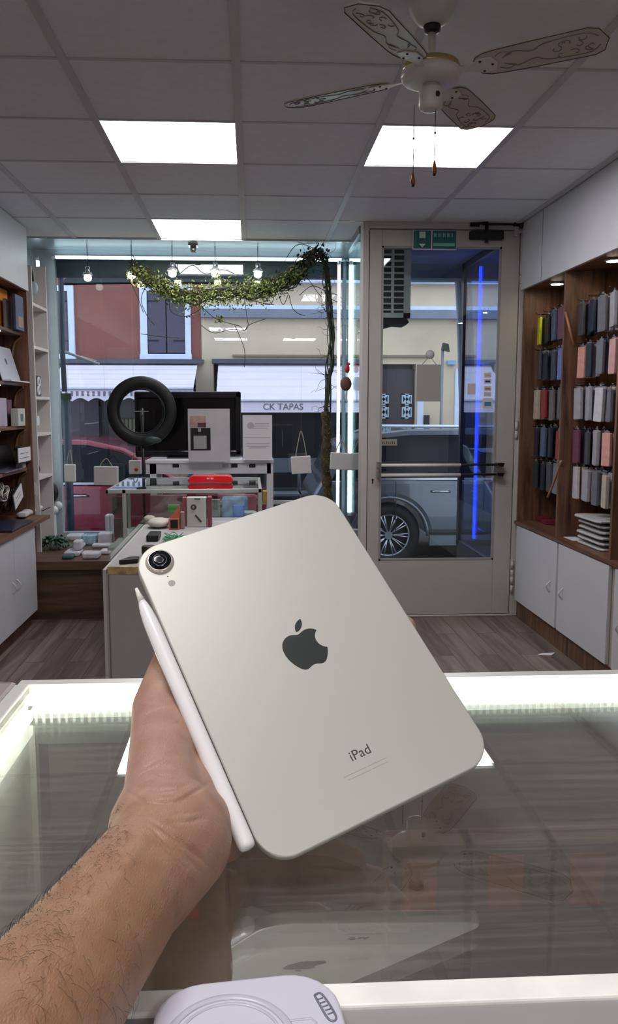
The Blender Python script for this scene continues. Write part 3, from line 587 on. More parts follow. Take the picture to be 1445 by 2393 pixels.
def door_bits():
    y = 5.405
    p, q = PY(965, 583, y), PY(1068, 538, y)
    t = thing('exit_sign', ((p.x + q.x) / 2, y, p.z), 'green and white emergency exit sign with a down arrow above the door', 'sign')
    obj('board', MB().box((p.x, y, p.z), (q.x, y + .014, q.z)), white, t)
    gm = mat('sign_green', (0, 92, 84), .4, vary=.03); xm = p.x + (q.x - p.x) * .43
    obj('green_field', MB().box((p.x + .004, y - .002, p.z + .006), (xm - .004, y, q.z - .004)).box((xm + .004, y - .002, p.z + .006), (q.x - .003, y, q.z - .004)), gm, t)
    pal = mat('sign_pale', (190, 212, 196), .5); cx = (p.x + xm) / 2
    obj('arrow', MB().prism([(cx, y - .004, p.z + .012), (cx + .022, y - .004, p.z + .036), (cx - .022, y - .004, p.z + .036)], (0, .002, 0)).box((cx - .02, y - .004, q.z - .052), (cx + .02, y - .002, q.z - .012)), pal, t)
    mb = MB(); g2 = mat('sign_glyph', (120, 176, 160), .5)
    for i, w in enumerate((.012, .003, .010, .003, .010, .004, .012, .003, .008)):
        x = xm + .014 + i * .0145; mb.box((x, y - .004, q.z - .045), (x + w, y - .002, q.z - .02))
    mb.box((xm + .01, y - .004, p.z + .022), (q.x - .012, y - .002, p.z + .042)); obj('worn_lettering', mb, g2, t)
    # door closer
    p, q = PY(1098, 560, y), PY(1176, 541, y); m = (p.x + q.x) / 2
    t = thing('door_closer', (m, y, p.z), 'black hydraulic door closer with folding arm at the top right of the door', 'door closer')
    obj('body', MB().box((p.x, y - .03, p.z), (q.x, y + .02, q.z)), matte_black, t, bevel=.006)
    obj('spindle', MB().cyl((m, y - .005, p.z - .02), (m, y - .005, q.z + .06), .012, n=14), black, t)
    a = PY(1140, 508, y + .0); b = PY(1220, 524, y + .0)
    obj('arm', MB().tube([(m, y - .01, q.z + .055), PY(1108, 525, y)], .008, 8).box((PY(1100, 529, y)), (PY(1122, 520, y) + Vector((0, .02, 0)))), black, t)
    obj('arm_rail', MB().tube([PY(1128, 524, y), PY(1215, 525, y)], .006, 8).ball(PY(1220, 526, y), .022, 10).box(PY(1202, 528, y), PY(1228, 518, y) + Vector((0, .02, 0))), black, t)
    obj('wall_bracket', MB().box(PY(1203, 552, y), PY(1212, 530, y) + Vector((0, .01, 0))).box(PY(1206, 545, y), PY(1228, 538, y) + Vector((0, .01, 0))), offwhite, t)
    # hanging open/closed board on the door glass (grey back towards us)
    y = 5.442; p, q = PY(973, 938, y), PY(1031, 852, y)
    t = thing('hanging_board', ((p.x + q.x) / 2, y, p.z), 'plain grey board hanging from a clear suction hook inside the door glass', 'sign board')
    obj('board', MB().box((p.x, y - .004, p.z), (q.x, y + .002, q.z)), mat('board_grey', (156, 154, 150), .6, vary=.02), t)
    m = (p.x + q.x) / 2; h = PY(1005, 832, y)
    obj('cord', MB().tube([(m - .045, y, q.z), (h.x, y, h.z), (m + .05, y, q.z)], .0018, 6), black, t)
    obj('suction_hook', MB().lathe([(.004, -.012), (.02, -.010), (.03, -.002), (.03, 0)], (h.x, y - .004, h.z + .01), (0, 1, 0), 18), mat('clear_rubber', (190, 190, 186), .2, vary=.1), t)
    p = PY(905, 1034, 5.44); t = thing('door_tag', p, 'small beige tag with faint writing stuck inside the door glass above the push bar', 'label')
    obj('tag', MB().box((p.x - .065, 5.443, p.z - .022), (p.x + .07, 5.4495, p.z + .022)), mat('tag_beige', (150, 140, 126), .7), t, bevel=.002)
    mb = MB(); 
    for i in range(8): x = p.x - .045 + i * .013; mb.box((x, 5.441, p.z - .010), (x + .007, 5.443, p.z + .008 - .004 * (i % 3)))
    obj('faint_writing', mb, mat('tag_ink', (88, 80, 74), .7), t)
    p = PY(1101, 909, 5.446); obj('door_card', MB().box((p.x - .022, 5.443, p.z - .036), (p.x + .03, 5.4495, p.z + .036)), mat('card_pale', (196, 190, 190), .6), None, 'small blank pale card stuck on the door glass level with the stickers', 'card')
door_bits()

# ================================================================== WALL UNITS
def handle(p, m, parent, L=.075):
    obj('handle', MB().tube(smooth_path([p, p + Vector((.022, -.006, L * .45)), p + Vector((0, -.012, L * .9))]) if m > 0 else smooth_path([p, p + Vector((-.022, -.006, L * .45)), p + Vector((0, -.012, L * .9))]), .005, 8), white, parent)
def unit_right():
    XF, XB = 1.80, 2.13; y1, y0, ym = 5.40, 2.2, 4.68
    zt, zb = CZ + .78, CZ - .755
    t = thing('wall_display_unit', (1.97, 4.2, 0), 'tall walnut display unit with white cupboards along the right wall, full of phone cases', 'display unit')
    obj('back_panel', MB().box((XB, y0, zb), (XB + .02, y1, zt)), walnut, t)
    obj('side_panel', MB().box((XF, y1 - .02, zb), (XB, y1, zt)), walnut, t)
    obj('divider', MB().box((XF + .0, ym - .01, zb), (XB, ym + .012, zt)), walnut, t)
    obj('divider', MB().box((XF + .0, 3.95 - .01, zb), (XB, 3.95 + .012, zt)), walnut, t)
    for a, b, in ((3.96, ym), (3.1, 3.95)):
        obj('wooden_brace', MB().tube([(XF + .0, b - .02, CZ + .55), (XF + .04, b - .06, CZ + .36)], .007, 6), wood('brace_wood', (140, 98, 70), (170, 124, 92), 2), t)
    obj('wooden_brace', MB().tube(smooth_path([(XF + .01, ym - .02, CZ - .30), (XF - .01, ym + .05, CZ - .45), (XF - .02, ym + .1, CZ - .53)]), .007, 6), wood('brace_wood', (140, 98, 70), (170, 124, 92), 2), t)
    obj('counter_shelf', MB().box((XF - .015, y0, zb - .02), (XB, y1, zb)), walnut_top, t)
    obj('soffit_panel', MB().box((XF, y0, zt), (XB, y1, zt + .02)), walnut, t)
    fa = obj('fascia', MB().box((XF - .02, y0, zt - .005), (XF, y1, CEIL - .005)), white, t, bevel=.002)
    obj('fascia_joint', MB().box((XF - .0215, 5.02, zt), (XF - .0195, 5.024, CEIL - .01)), mat('joint_grey', (120, 120, 124), .6), fa)
    obj('plinth', MB().box((XF + .02, y0, 0), (XF + .04, y1, .12)), walnut, t)
    obj('carcass', MB().box((XF + .012, y0, .12), (XB, y1, zb - .02)), mat('carcass_cream', (176, 168, 154), .5), t)
    for a, b in ((4.63, 5.36), (3.93, 4.60), (3.2, 3.86), (2.5, 3.17)):
        d = obj('cupboard_door', MB().box((XF - .01, a, .13), (XF + .011, b, zb - .028)), white, t, bevel=.003)
        if b > 5 or b < 4.7: handle(Vector((XF - .011, (a + .09) if b > 5 else b - .08, .33 if b > 5 else .33)), -1, d)
    for y in (5.1, 4.30, 3.5):
        s = obj('spotlight', MB().lathe([(.045, 0), (.05, -.006), (.042, -.010), (.03, -.010)], (1.91, y, zt)), alu, t)
        obj('spot_lens', MB().cyl((1.91, y, zt - .012), (1.91, y, zt - .006), .036), emit('spot_warm', (255, 240, 210), 45), s)
    # pegs and hanging phone cases
    pal = {'black': (26, 27, 30), 'dark navy': (34, 42, 60), 'grey': (110, 110, 116), 'smoky grey': (74, 76, 84), 'clear': (168, 168, 176), 'white': (200, 198, 202), 'pale pink': (206, 160, 156), 'pink': (214, 92, 110),
           'red': (190, 30, 44), 'brick red': (150, 56, 54), 'burgundy': (108, 36, 56), 'plum': (116, 70, 92), 'lilac blue': (112, 122, 186), 'teal': (50, 84, 98), 'yellow': (206, 204, 30), 'dark green': (40, 62, 56), 'cream': (190, 178, 160), 'peach': (212, 156, 142), 'steel blue': (84, 98, 124)}
    def row(s): return s.split(',')
    rows = [  # (z of top, far compartment stacks, near compartment stacks); each stack: colours from back to front
        (CZ + .59, ['dark green dark green yellow', 'black black', 'smoky grey smoky grey steel blue', 'plum burgundy plum', 'black smoky grey clear'], ['dark navy dark navy smoky grey', 'steel blue dark navy', 'clear clear grey', 'white white clear', 'white clear white']),
        (CZ + .355, ['cream clear smoky grey', 'dark navy steel blue dark navy', 'steel blue smoky grey', 'lilac blue lilac blue', 'smoky grey black grey'], ['cream peach peach', 'clear dark navy', 'pale pink dark navy grey', 'pale pink pink pale pink', 'peach burgundy cream']),
        (CZ + .11, ['cream white cream', 'brick red brick red', 'plum grey grey', 'red clear grey', 'pink black pink'], ['clear grey clear', 'clear white clear', 'cream clear white', 'clear smoky grey grey', 'dark navy steel blue']),
        (CZ - .13, ['smoky grey dark navy', 'teal teal steel blue', 'black dark navy', 'white red brick red', 'smoky grey plum smoky grey'], ['black dark navy plum', 'burgundy smoky grey', 'smoky grey clear', 'peach peach peach', 'dark navy steel blue smoky grey']),
        (CZ - .345, ['dark green black dark green', 'smoky grey dark navy', 'black smoky grey', 'smoky grey clear grey', 'white clear smoky grey'], ['grey cream white', 'clear pale pink clear', 'white clear grey', 'clear white cream', 'dark navy steel blue'])]
    rn = ('top', 'second', 'third', 'fourth', 'bottom'); pn = ('first', 'second', 'third', 'fourth', 'fifth')
    def split(s):
        out = []; w = s.split(); i = 0
        while i < len(w):
            two = ' '.join(w[i:i + 2])
            if two in pal: out.append(two); i += 2
            else: out.append(w[i]); i += 1
        return out
    pack = mat('clear_packaging', (170, 172, 180), .15, vary=.1)
    hangm = mat('hang_tab', (120, 120, 126), .3)
    proto = {}
    def proto_case(c):
        mb = MB(); w, h, d = .041, .088, .0065
        o = []
        for sx, sy in ((1, 1), (-1, 1), (-1, -1), (1, -1)):
            for k in range(4): a = math.atan2(sy, sx) - PI / 4 + k / 3 * PI / 2; o.append((0, sx * (w - .007) + .007 * math.cos(a), sy * (h - .007) + .007 * math.sin(a)))
        mb.prism(o, (-d * 2, 0, 0)); mb.xf(Matrix.Translation((d, 0, 0)))
        return mb
    tabmb = lambda: MB().box((-.001, -.026, .0), (.001, .026, .008)).box((-.001, -.010, .008), (.001, .010, .018))
    n = 0
    for ri, (ztop, far, near) in enumerate(rows):
        for ci, (stacks, ya, yb) in enumerate(((far, 5.28, 4.78), (near, 4.60, 4.06))):
            for si, st in enumerate(stacks):
                y = ya + (yb - ya) * si / 4; cols = split(st); zz = ztop + random.uniform(-.008, .008)
                obj('peg', MB().tube([(XB, y, zz + .018), (1.855, y, zz + .018), (1.845, y, zz + .03)], .0025, 6), black, t)
                for k, cname in enumerate(cols):
                    x = 1.872 + (len(cols) - 1 - k) * .034 + random.uniform(0, .010)
                    pos = ('front', 'middle', 'back') if len(cols) == 3 else ('front', 'back')
                    where = 'by the door' if ci == 0 else 'near the counter'
                    lab = '%s phone case, %s of the %s peg, %s row, section %s' % (cname, pos[len(cols) - 1 - k], pn[si], rn[ri], where)
                    key = cname
                    if key not in proto:
                        p = obj('phone_case', proto_case(cname), mat('case_' + cname.replace(' ', '_'), pal[cname], .35 if cname in ('clear', 'white', 'grey') else .5, vary=.12, scale=30), None, lab, 'phone case', 'phone cases hanging on pegs in the walnut unit', bevel=.0025)
                        tb = obj('hang_tab', tabmb(), hangm, p); pass
                        tb.location = Vector((0, 0, .177)); o = p; proto[key] = p
                    else:
                        p0 = proto[key]; o = p0.copy(); COL.objects.link(o); tc = p0.children[0].copy(); COL.objects.link(tc); tc.parent = o
                        o['label'] = lab
                    o.location = (x, y + random.uniform(-.006, .006), zz - .176)
                    o.rotation_euler = (random.uniform(-.05, .05), 0, random.uniform(-.22, .12))
                    o.scale = (1.6 if cname in ('white', 'clear', 'cream') else 1.25, 1, random.uniform(.97, 1.1)); n += 1
    # slim boxes and trays lying on the counter shelf
    for i in range(6):
        z = zb + .002 + i * .030; dx = random.uniform(-.02, .02)
        o = []
        for k in range(20): a = 2 * PI * k / 20; o.append((1.93 + dx + .10 * max(-1, min(1, 1.4 * math.cos(a))), 4.33 + .17 * max(-1, min(1, 1.4 * math.sin(a))), z))
        obj('storage_tray', MB().prism(o, (0, 0, .012)), mat('tray_white', (190, 190, 188), .4, vary=.04), None,
            '%s shallow white tray of the stack on the right walnut shelf' % ('lowest', 'second lowest', 'third from the bottom', 'third from the top', 'second from the top', 'topmost')[i], 'tray', 'stack of white trays', bevel=.004)
        if i < 5: obj('tray_packet', MB().box((1.87 + dx, 4.22 + .01 * i, z + .013), (1.97 + dx, 4.42, z + .028)), mat('packet_grey', (150, 150, 142), .5, vary=.2), None, 'flat grey packet between the white trays, %s one' % ('lowest', 'second lowest', 'middle', 'second highest', 'highest')[i], 'packet', 'packets between the trays', bevel=.003)
    for u, v, w, lab in ((1232, 1206, .10, 'flat dark red box lying farthest left on the walnut shelf by the door'), (1262, 1203, .09, 'flat dark red box on the walnut shelf below the bottom row of cases'), (1286, 1198, .07, 'small crimson box against the divider on the walnut shelf')):
        p = PX(u, v + 6, 1.97); obj('flat_box', MB().box((p.x - .05, p.y - w, zb + .001), (p.x + .05, p.y + w * .3, zb + .03)), mat('box_dark_red', (120, 34, 46), .5, vary=.2), None, lab, 'box', 'red boxes', bevel=.003)
    p = PX(1302, 1240, 1.87); obj('paper_slip', MB().box((1.84, 4.52, zb + .001), (1.91, 4.66, zb + .004)), paper, None, 'thin white slip of card lying at the foot of the walnut divider', 'card')
unit_right()

def unit_left():
    XF, XB = -1.52, -1.90; y1, y0 = 5.72, 2.2; zt = CZ + .795; zb = CZ - .735
    t = thing('wall_shelf_unit', (-1.7, 4.2, 0), 'tall walnut shelf unit with white cupboards along the left wall', 'shelf unit')
    obj('back_panel', MB().box((XB, y0, zb), (XB + .02, y1, zt)), walnut, t)
    obj('side_panel', MB().box((XB, y1 - .02, 0), (XF + .01, y1, zt)), walnut, t)
    obj('divider', MB().box((XB, 4.2, zb), (XF + .0, 4.22, zt)), walnut, t)
    obj('soffit_panel', MB().box((XB, y0, zt), (XF, y1, zt + .02)), walnut, t)
    obj('fascia', MB().box((XF - .0, y0, zt - .005), (XF + .02, y1, CEIL - .005)), white, t, bevel=.002)
    Z = []
    for i, v in enumerate((757, 888, 1000, 1112)):
        z = PX(0, v, XF).z; Z.append(z)
        s = obj('shelf', MB().box((XB, y0, z - .022), (XF - .03, y1 - .02, z)), walnut_top, t, bevel=.002)
        obj('shelf_light', MB().box((XF - .06, 4.55, z - .030), (XF - .045, 5.28 - .05 * i, z - .023)), emit('shelf_led', (235, 240, 235), 2.2 if i < 3 else .6), s)
        obj('shelf_bracket', MB().tube(smooth_path([(XF - .03, y1 - .03, z - .03), (XF - .08, y1 - .03, z - .07), (XF - .10, y1 - .03, z - .16)]), .009, 6), walnut, t)
    obj('counter_shelf', MB().box((XB, y0, zb - .024), (-1.41, y1 - .0, zb)), walnut_top, t)
    obj('carcass', MB().box((XB, y0, .10), (-1.44, y1 - .35, zb - .024)), white, t)
    obj('plinth', MB().box((XB, y0, 0), (-1.47, y1 - .35, .10)), walnut, t)
    for a, b in ((4.87, 5.35), (4.38, 4.86), (3.8, 4.36), (3.2, 3.78)):
        d = obj('cupboard_door', MB().box((-1.439, a, .105), (-1.42, b, zb - .03)), white, t, bevel=.003)
        handle(Vector((-1.419, a + .04 if a > 4.86 else b - .04, .335)), 1, d)
    Z.append(zb)
    pz = Z
    it = lambda nm, mb, m, lab, cat, grp=None, **k: obj(nm, mb, m, None, lab, cat, grp, **k)
    def bx(u0, u1, vtop, X, zi, dep, m, nm, lab, cat, grp=None, tilt=0):
        X = max(X, PY(u1, 900, 5.64).x); a = PX(u0, 900, X).y; b = PX(u1, 900, X).y; h = PX((u0 + u1) / 2, vtop, X).z - pz[zi]
        mb = MB().box((X - dep, a, 0), (X, b, h)); Rm = Matrix.Translation((0, 0, pz[zi] + .001))
        if tilt: Rm = Matrix.Translation((X, 0, pz[zi] + .001)) @ Matrix.Rotation(tilt, 4, 'Y') @ Matrix.Translation((-X, 0, 0))
        return it(nm, mb.xf(Rm), m, lab, cat, grp, bevel=.004)
    # top shelf
    bx(-14, 4, 706, -1.60, 0, .06, mat('box_navy', (38, 40, 62), .5), 'accessory_box', 'dark navy box on the top left shelf beside the pink case boxes', 'box')
    b = bx(5, 20, 706, -1.62, 0, .05, mat('box_rose', (150, 84, 92), .5, vary=.2), 'case_box', 'rose coloured box on the top left shelf under the orange one', 'box')
    bx(-8, 26, 676, -1.67, 0, .02, mat('box_orange', (230, 140, 40), .5, vary=.15), 'case_box', 'bright orange box standing behind on the top left shelf', 'box')
    bx(21, 36, 704, -1.58, 0, .02, mat('box_grey', (130, 126, 134), .4, vary=.2), 'case_box', 'grey and pink clear case box on the top left shelf', 'box')
    b = bx(44, 62, 695, -1.60, 0, .02, mat('box_blue_print', (74, 82, 116), .5, vary=.15), 'gadget_box', 'tall blue printed gadget box, rightmost on the top left shelf', 'box')
    c = wpos(b); obj('printed_picture', MB().box((c.x + .0101, c.y - .05, c.z + .02), (c.x + .012, c.y + .06, c.z + .09)), mat('print_sand', (150, 128, 104), .6), b)
    # tablets
    for u0, u1, X, lab, cc in ((-20, 6, -1.66, 'dark grey tablet leaning on the second left shelf', (70, 72, 84)), (8, 50, -1.62, 'silver tablet leaning on the second left shelf with a round mark', (190, 192, 205))):
        X = max(X, PY(u1, 900, 5.64).x); a = PX(u0, 900, X).y; b_ = PX(u1, 900, X).y
        t2 = thing('display_tablet', (X, (a + b_) / 2, pz[1]), lab, 'tablet', 'tablets on the left shelves')
        Rm = Matrix.Translation((X, 0, pz[1] + .002)) @ Matrix.Rotation(-.28, 4, 'Y') @ Matrix.Translation((-X, 0, 0))
        obj('body', MB().box((X - .008, a, 0), (X, b_, .235)).xf(Rm), mat('tab_%d' % cc[0], cc, .35, .3), t2, bevel=.003)
        if cc[0] > 100: obj('mark', MB().ball((X + .0005, (a + b_) / 2, .135), .022, 14, (.03, .8, 1)).xf(Rm), black, t2)
        obj('stand', MB().box((X + .0, a, pz[1] + .001), (X + .05, b_ + .02, pz[1] + .008)), paper, t2)
    # third shelf
    bx(-12, 14, 930, -1.58, 2, .14, mat('box_lilac', (176, 166, 182), .5), 'phone_box', 'pale lilac phone box on the third left shelf', 'box')
    bx(16, 26, 934, -1.66, 2, .08, mat('box_mauve', (120, 88, 110), .5), 'phone_box', 'mauve box behind the lilac box on the third left shelf', 'box')
    b = bx(40, 56, 955, -1.56, 2, .05, mat('box_offwhite', (192, 190, 182), .5), 'charger_box', 'slim white charger box on the third left shelf', 'box')
    c = wpos(b); obj('printed_label', MB().box((c.x + .0251, c.y - .03, c.z + .03), (c.x + .0265, c.y + .03, c.z + .08)), mat('print_grey', (110, 112, 112), .6, vary=.5, scale=60), b)
    p = PX(70, 995, -1.57); it('cable_roll', MB().cyl((-1.57, p.y - .08, pz[2] + .016), (-1.57, p.y + .09, pz[2] + .016), .014), mat('roll_cream', (180, 170, 150), .6), 'pale rolled tube lying beside the white charger box on the third left shelf', 'roll')
    # fourth shelf
    bx(-15, 34, 1040, -1.66, 3, .02, black, 'laptop_bag', 'black flat case leaning on the fourth left shelf', 'case', tilt=-.3)
    a = PX(42, 1060, -1.525); b_ = PX(71, 1060, -1.525); zz = PX(56, 1060, -1.57).z
    tg = thing('price_card', (-1.525, (a.y + b_.y) / 2, zz), 'white price card in a black holder on the fourth left shelf', 'price card')
    obj('holder', MB().box((-1.533, a.y - .02, zz - .055), (-1.525, b_.y + .02, zz + .06)), black, tg); obj('card', MB().box((-1.525, a.y, zz - .045), (-1.522, b_.y, zz + .05)), paper, tg)
    obj('faint_print', MB().box((-1.522, a.y + .04, zz + .01), (-1.521, b_.y - .06, zz + .014)).box((-1.522, a.y + .03, zz - .02), (-1.521, b_.y - .05, zz - .016)), mat('print_grey', (110, 112, 112), .6), tg)
    p = PX(56, 1108, -1.56); it('plug_adapter', MB().box((-1.60, p.y - .05, pz[3] + .001), (-1.55, p.y + .03, pz[3] + .035)), mat('plug_grey', (170, 168, 172), .5), 'small pale plug adapter on the fourth left shelf under the price card', 'adapter', bevel=.004)
    for i in range(3):
        a = PX(2 + i * 16, 1112, -1.56); it('phone', MB().box((-1.60, a.y, pz[3] + .001), (-1.53, a.y + .14, pz[3] + .010)), mat('phone_mauve', (100, 92, 108), .3), 'thin greyish phone lying flat on the fourth left shelf, %s of three' % ('nearest', 'middle', 'farthest')[i], 'phone', 'phones lying on the fourth left shelf', bevel=.003)
    # counter shelf: cables, tags, folded laptop, cloth
    for i, (u, v, col_, lab) in enumerate(((6, 1150, 'box_offwhite', 'coiled cream cable hanging at the left edge above the lower shelf'), (30, 1160, 'black_plastic', 'tangle of black cable on the lower left shelf'), (14, 1178, 'black_plastic', 'second black cable coil at the far left of the lower shelf'))):
        p = PX(u, v, -1.62); pts = []
        for k in range(60): a = k * .42; r = .05 + .012 * math.sin(k * 1.7); pts.append((p.x + .02 * math.sin(k * .9), p.y + r * 1.3 * math.cos(a), p.z + r * math.sin(a)))
        it('cable_coil', MB().tube(smooth_path(pts, 2), .0045, 6), MC[col_], lab, 'cable', 'cable coils')
    p = PX(43, 1160, -1.56); tg = thing('price_tag', p, 'tilted white price tag among the cables on the lower left shelf', 'price tag')
    Rm = Matrix.Translation(p) @ Matrix.Rotation(.35, 4, 'X')
    obj('tag', MB().box((-.002, -.10, -.05), (.002, .10, .05)).xf(Rm), paper, tg); obj('tag_back', MB().box((-.006, -.12, -.055), (-.002, .09, .065)).xf(Rm), black, tg)
    obj('faint_print', MB().box((.002, -.06, .01), (.0025, .05, .015)).box((.002, -.05, -.012), (.0025, .06, -.008)).xf(Rm), mat('print_grey', (110, 112, 112), .6), tg)
    p = PX(91, 1142, -1.50); it('white_tag', MB().box((-1.53, p.y - .03, p.z - .045), (-1.527, p.y + .05, p.z + .045)), paper, 'small upright white tag hanging at the right end of the left unit', 'price tag', bevel=.001)
    mb = MB(); pp = PX(70, 1192, -1.56)
    for k in range(4): mb.ball((-1.56, pp.y - .18 + k * .12, zb + .020), .07, 12, (.6, 1.1, .30 + .05 * (k % 2)))
    it('folded_cloth', mb, mat('cloth_white', (190, 188, 192), .9), 'crumpled white cloth on the lower left shelf', 'cloth')
    mb = MB().box((-1.62, PX(0, 1220, -1.5).y, zb + .001), (-1.43, PX(52, 1215, -1.5).y, zb + .016)); it('laptop', mb, mat('laptop_navy', (40, 44, 62), .3), 'closed dark blue laptop at the front of the lower left shelf', 'laptop', bevel=.004)
    mb = MB().box((-1.56, PX(46, 1202, -1.55).y, zb + .017), (-1.51, PX(46, 1202, -1.55).y + .06, zb + .045)); it('charger_cube', mb, white, 'small white charger cube behind the dark blue laptop', 'charger', bevel=.004)
    it('stylus', MB().tube([PX(98, 1194, -1.46), PX(118, 1185, -1.46)], .004, 6), black, 'thin black stylus sticking out over the corner of the lower left shelf', 'stylus')
unit_left()
# ================================================================== SHOP WINDOW CONTENTS
def window_things():
    # niche tower on the left end of the window
    XF = -1.50; ya, yb = 5.80, 6.22
    niche = mat('niche_white', (206, 200, 196), .5, vary=.02)
    t = thing('niche_tower', (-1.6, 6.1, .41), 'white tower of open niches at the left end of the shop window', 'shelf')
    obj('back_panel', MB().box((-1.72, ya, .41), (-1.705, yb, PX(100, 640, XF).z)), niche, t)
    obj('side_panel', MB().box((-1.705, yb - .02, .41), (XF, yb, PX(130, 640, XF).z)), niche, t)
    obj('side_panel', MB().box((-1.705, ya, .41), (XF, ya + .02, PX(100, 640, XF).z)), niche, t)
    Z = []
    for v in (725, 818, 928, 1010, 1108): z = PX(115, v, XF).z; Z.append(z); obj('shelf', MB().box((-1.705, ya + .02, z - .02), (XF, yb - .02, z)), niche, t)
    def headphones(p, s, band, cup, lab, cup2=None):
        h = thing('headphones', p, lab, 'headphones', 'headphones in the niches')
        pts = [(p.x, p.y + s * math.cos(a), p.z + s * 1.2 + s * 1.1 * math.sin(a)) for a in [PI * k / 14 for k in range(15)]]
        obj('headband', MB().tube(pts, s * .13, 8), band, h)
        for sg in (-1, 1): obj('ear_cup', MB().ball((p.x, p.y + sg * s * .98, p.z + s * .75), s * .46, 14, (1, .5, 1.3)), (cup2 or cup) if sg < 0 else cup, h)
    lg = mat('cup_pale', (180, 196, 204), .35); 
    headphones(Vector((-1.56, 5.98, PX(112, 712, -1.56).z)), .085, black, lg, 'headphones with black band and pale cups in the top niche of the white tower', matte_black)
    headphones(Vector((-1.58, 5.98, Z[1] + .002)), .045, black, matte_black, 'small black headset in the second niche of the white tower')
    headphones(Vector((-1.57, 5.98, Z[4] + .002)), .055, white, mat('cup_slate', (80, 92, 116), .4), 'white banded headphones with slate cups in the lowest niche of the tower')
    b = obj('gadget_carton', MB().box((-1.62, 5.90, Z[2] + .001), (-1.53, 6.08, Z[2] + .15)), mat('carton_brown', (52, 40, 40), .5, vary=.3), None, 'dark carton with white rings printed on it in the middle niche of the tower', 'box', bevel=.003)
    obj('printed_ring', MB().torus((-1.529, 6.01, Z[2] + .105), .03, .009, (1, 0, 0), 20, 6).torus((-1.529, 6.0, Z[2] + .045), .026, .009, (1, 0, 0), 20, 6), paper, b)
    w = thing('smart_watch', (-1.57, 6.0, Z[3]), 'white smart watch with black band on a stand in the fourth niche', 'watch')
    obj('case', MB().box((-1.55, 5.96, Z[3] + .05), (-1.535, 6.03, Z[3] + .12)), mat('watch_white', (215, 220, 225), .3), w, bevel=.01)
    obj('band', MB().box((-1.56, 5.97, Z[3] + .001), (-1.55, 6.02, Z[3] + .05)).box((-1.56, 5.97, Z[3] + .12), (-1.55, 6.02, Z[3] + .16)), black, w, bevel=.003)
    w = thing('display_bag', (-1.55, 6.12, .42), 'small white figure stand with black cap and red band below the white niche tower', 'display stand')
    p = PX(128, 1190, -1.53); obj('stand', MB().box((-1.56, p.y - .06, .41), (-1.53, p.y + .05, p.z)), white, w, bevel=.01); obj('knob', MB().ball((-1.52, p.y - .07, p.z + .0), .035, 12).ball((-1.52, p.y + .07, p.z + .02), .035, 12), white, w)
    obj('cap', MB().ball((-1.56, p.y + .01, p.z + .13), .075, 14, (.8, .8, 1.2)), black, w); obj('red_band', MB().box((-1.56, p.y - .12, p.z + .02), (-1.54, p.y - .06, p.z + .16)), mat('band_red', (190, 60, 60), .5), w)
    # hanging spot lamps
    ow = emit('bulb_glow', (255, 246, 190), BULB_E)
    for i, (u, v, lab) in enumerate(((205, 640, 'dim hanging bulb farthest left in the shop window'), (308, 634, 'lit bulb with a curled pale tail, second from the left in the window'), (403, 630, 'lit bulb above the leafy garland, middle of the five'),
                         (503, 630, 'lit bulb among the garland leaves, fourth from the left'), (603, 632, 'lit bulb beside the rising stem, farthest right of the window bulbs'))):
        Y = 6.28; p = PY(u, v, Y); t = thing('hanging_bulb', (p.x, Y, p.z - .04), lab, 'light bulb', 'bulbs hanging in the shop window')
        obj('cord', MB().cyl((p.x, Y, p.z + .05), (p.x, Y, CEIL), .003, n=6), black, t)
        obj('socket', MB().lathe([(.006, .055), (.016, .05), (.019, .02), (.015, .008)], p, n=14), steel, t)
        obj('glass_bulb', MB().lathe([(.012, .010), (.022, -.006), (.030, -.026), (.026, -.045), (.012, -.054), (.002, -.056)], p, n=16), ow if i else emit('bulb_dim', (235, 245, 245), 3), t)
        obj('shade', MB().lathe([(.020, .014), (.034, .004), (.040, -.010), (.038, -.010), (.032, .002), (.018, .010)], p, n=18), mat('shade_clear', (150, 160, 160), .15, .3), t)
        if i == 1: obj('tail', MB().tube(smooth_path([p + Vector((0, 0, -.05)), p + Vector((.0, 0, -.09)), p + Vector((.03, 0, -.115)), p + Vector((.035, 0, -.09))]), .007, 6), mat('tail_cream', (216, 200, 150), .4), t)
    for u, v, lab in ((452, 582, 'small chrome spot lamp on the ceiling of the window recess'),):
        p = PY(u, v, 6.25); t = thing('spot_lamp', p, lab, 'spot lamp'); obj('bracket', MB().box((p.x - .035, 6.2, CEIL - .012), (p.x + .035, 6.3, CEIL)), steel, t)
        obj('lamp_head', MB().lathe([(.008, .03), (.022, .02), (.026, -.02), (.02, -.025)], (p.x, 6.25, p.z), n=16), steel, t)
    # garland and twisted stem
    rnd = random.Random(11)
    leafm = mat('leaf_green', (104, 120, 52), .55, vary=.45, scale=14); leafd = mat('leaf_dark', (44, 62, 36), .6, vary=.4, scale=12); twig = mat('twig_brown', (58, 50, 38), .8, vary=.3, scale=20)
    main = [PY(*q) for q in ((306, 622, 6.25), (345, 650, 6.23), (395, 676, 6.2), (450, 688, 6.2), (520, 680, 6.2), (590, 674, 6.2), (640, 668, 6.2), (690, 640, 6.18), (722, 605, 6.15), (748, 588, 6.12))]
    path = smooth_path(main, 12)
    t = thing('leafy_garland', path[40], 'sagging garland of green ivy and dry twigs strung across the top of the shop window', 'garland')
    mb = MB()
    for k in range(20):
        off = [Vector((rnd.gauss(0, .012), rnd.gauss(0, .03), rnd.gauss(-.006, .036))) for _ in main]
        mb.tube(smooth_path([p + o for p, o in zip(main, off)], 8), .0038, 5)
    obj('twisted_stems', mb, twig, t)
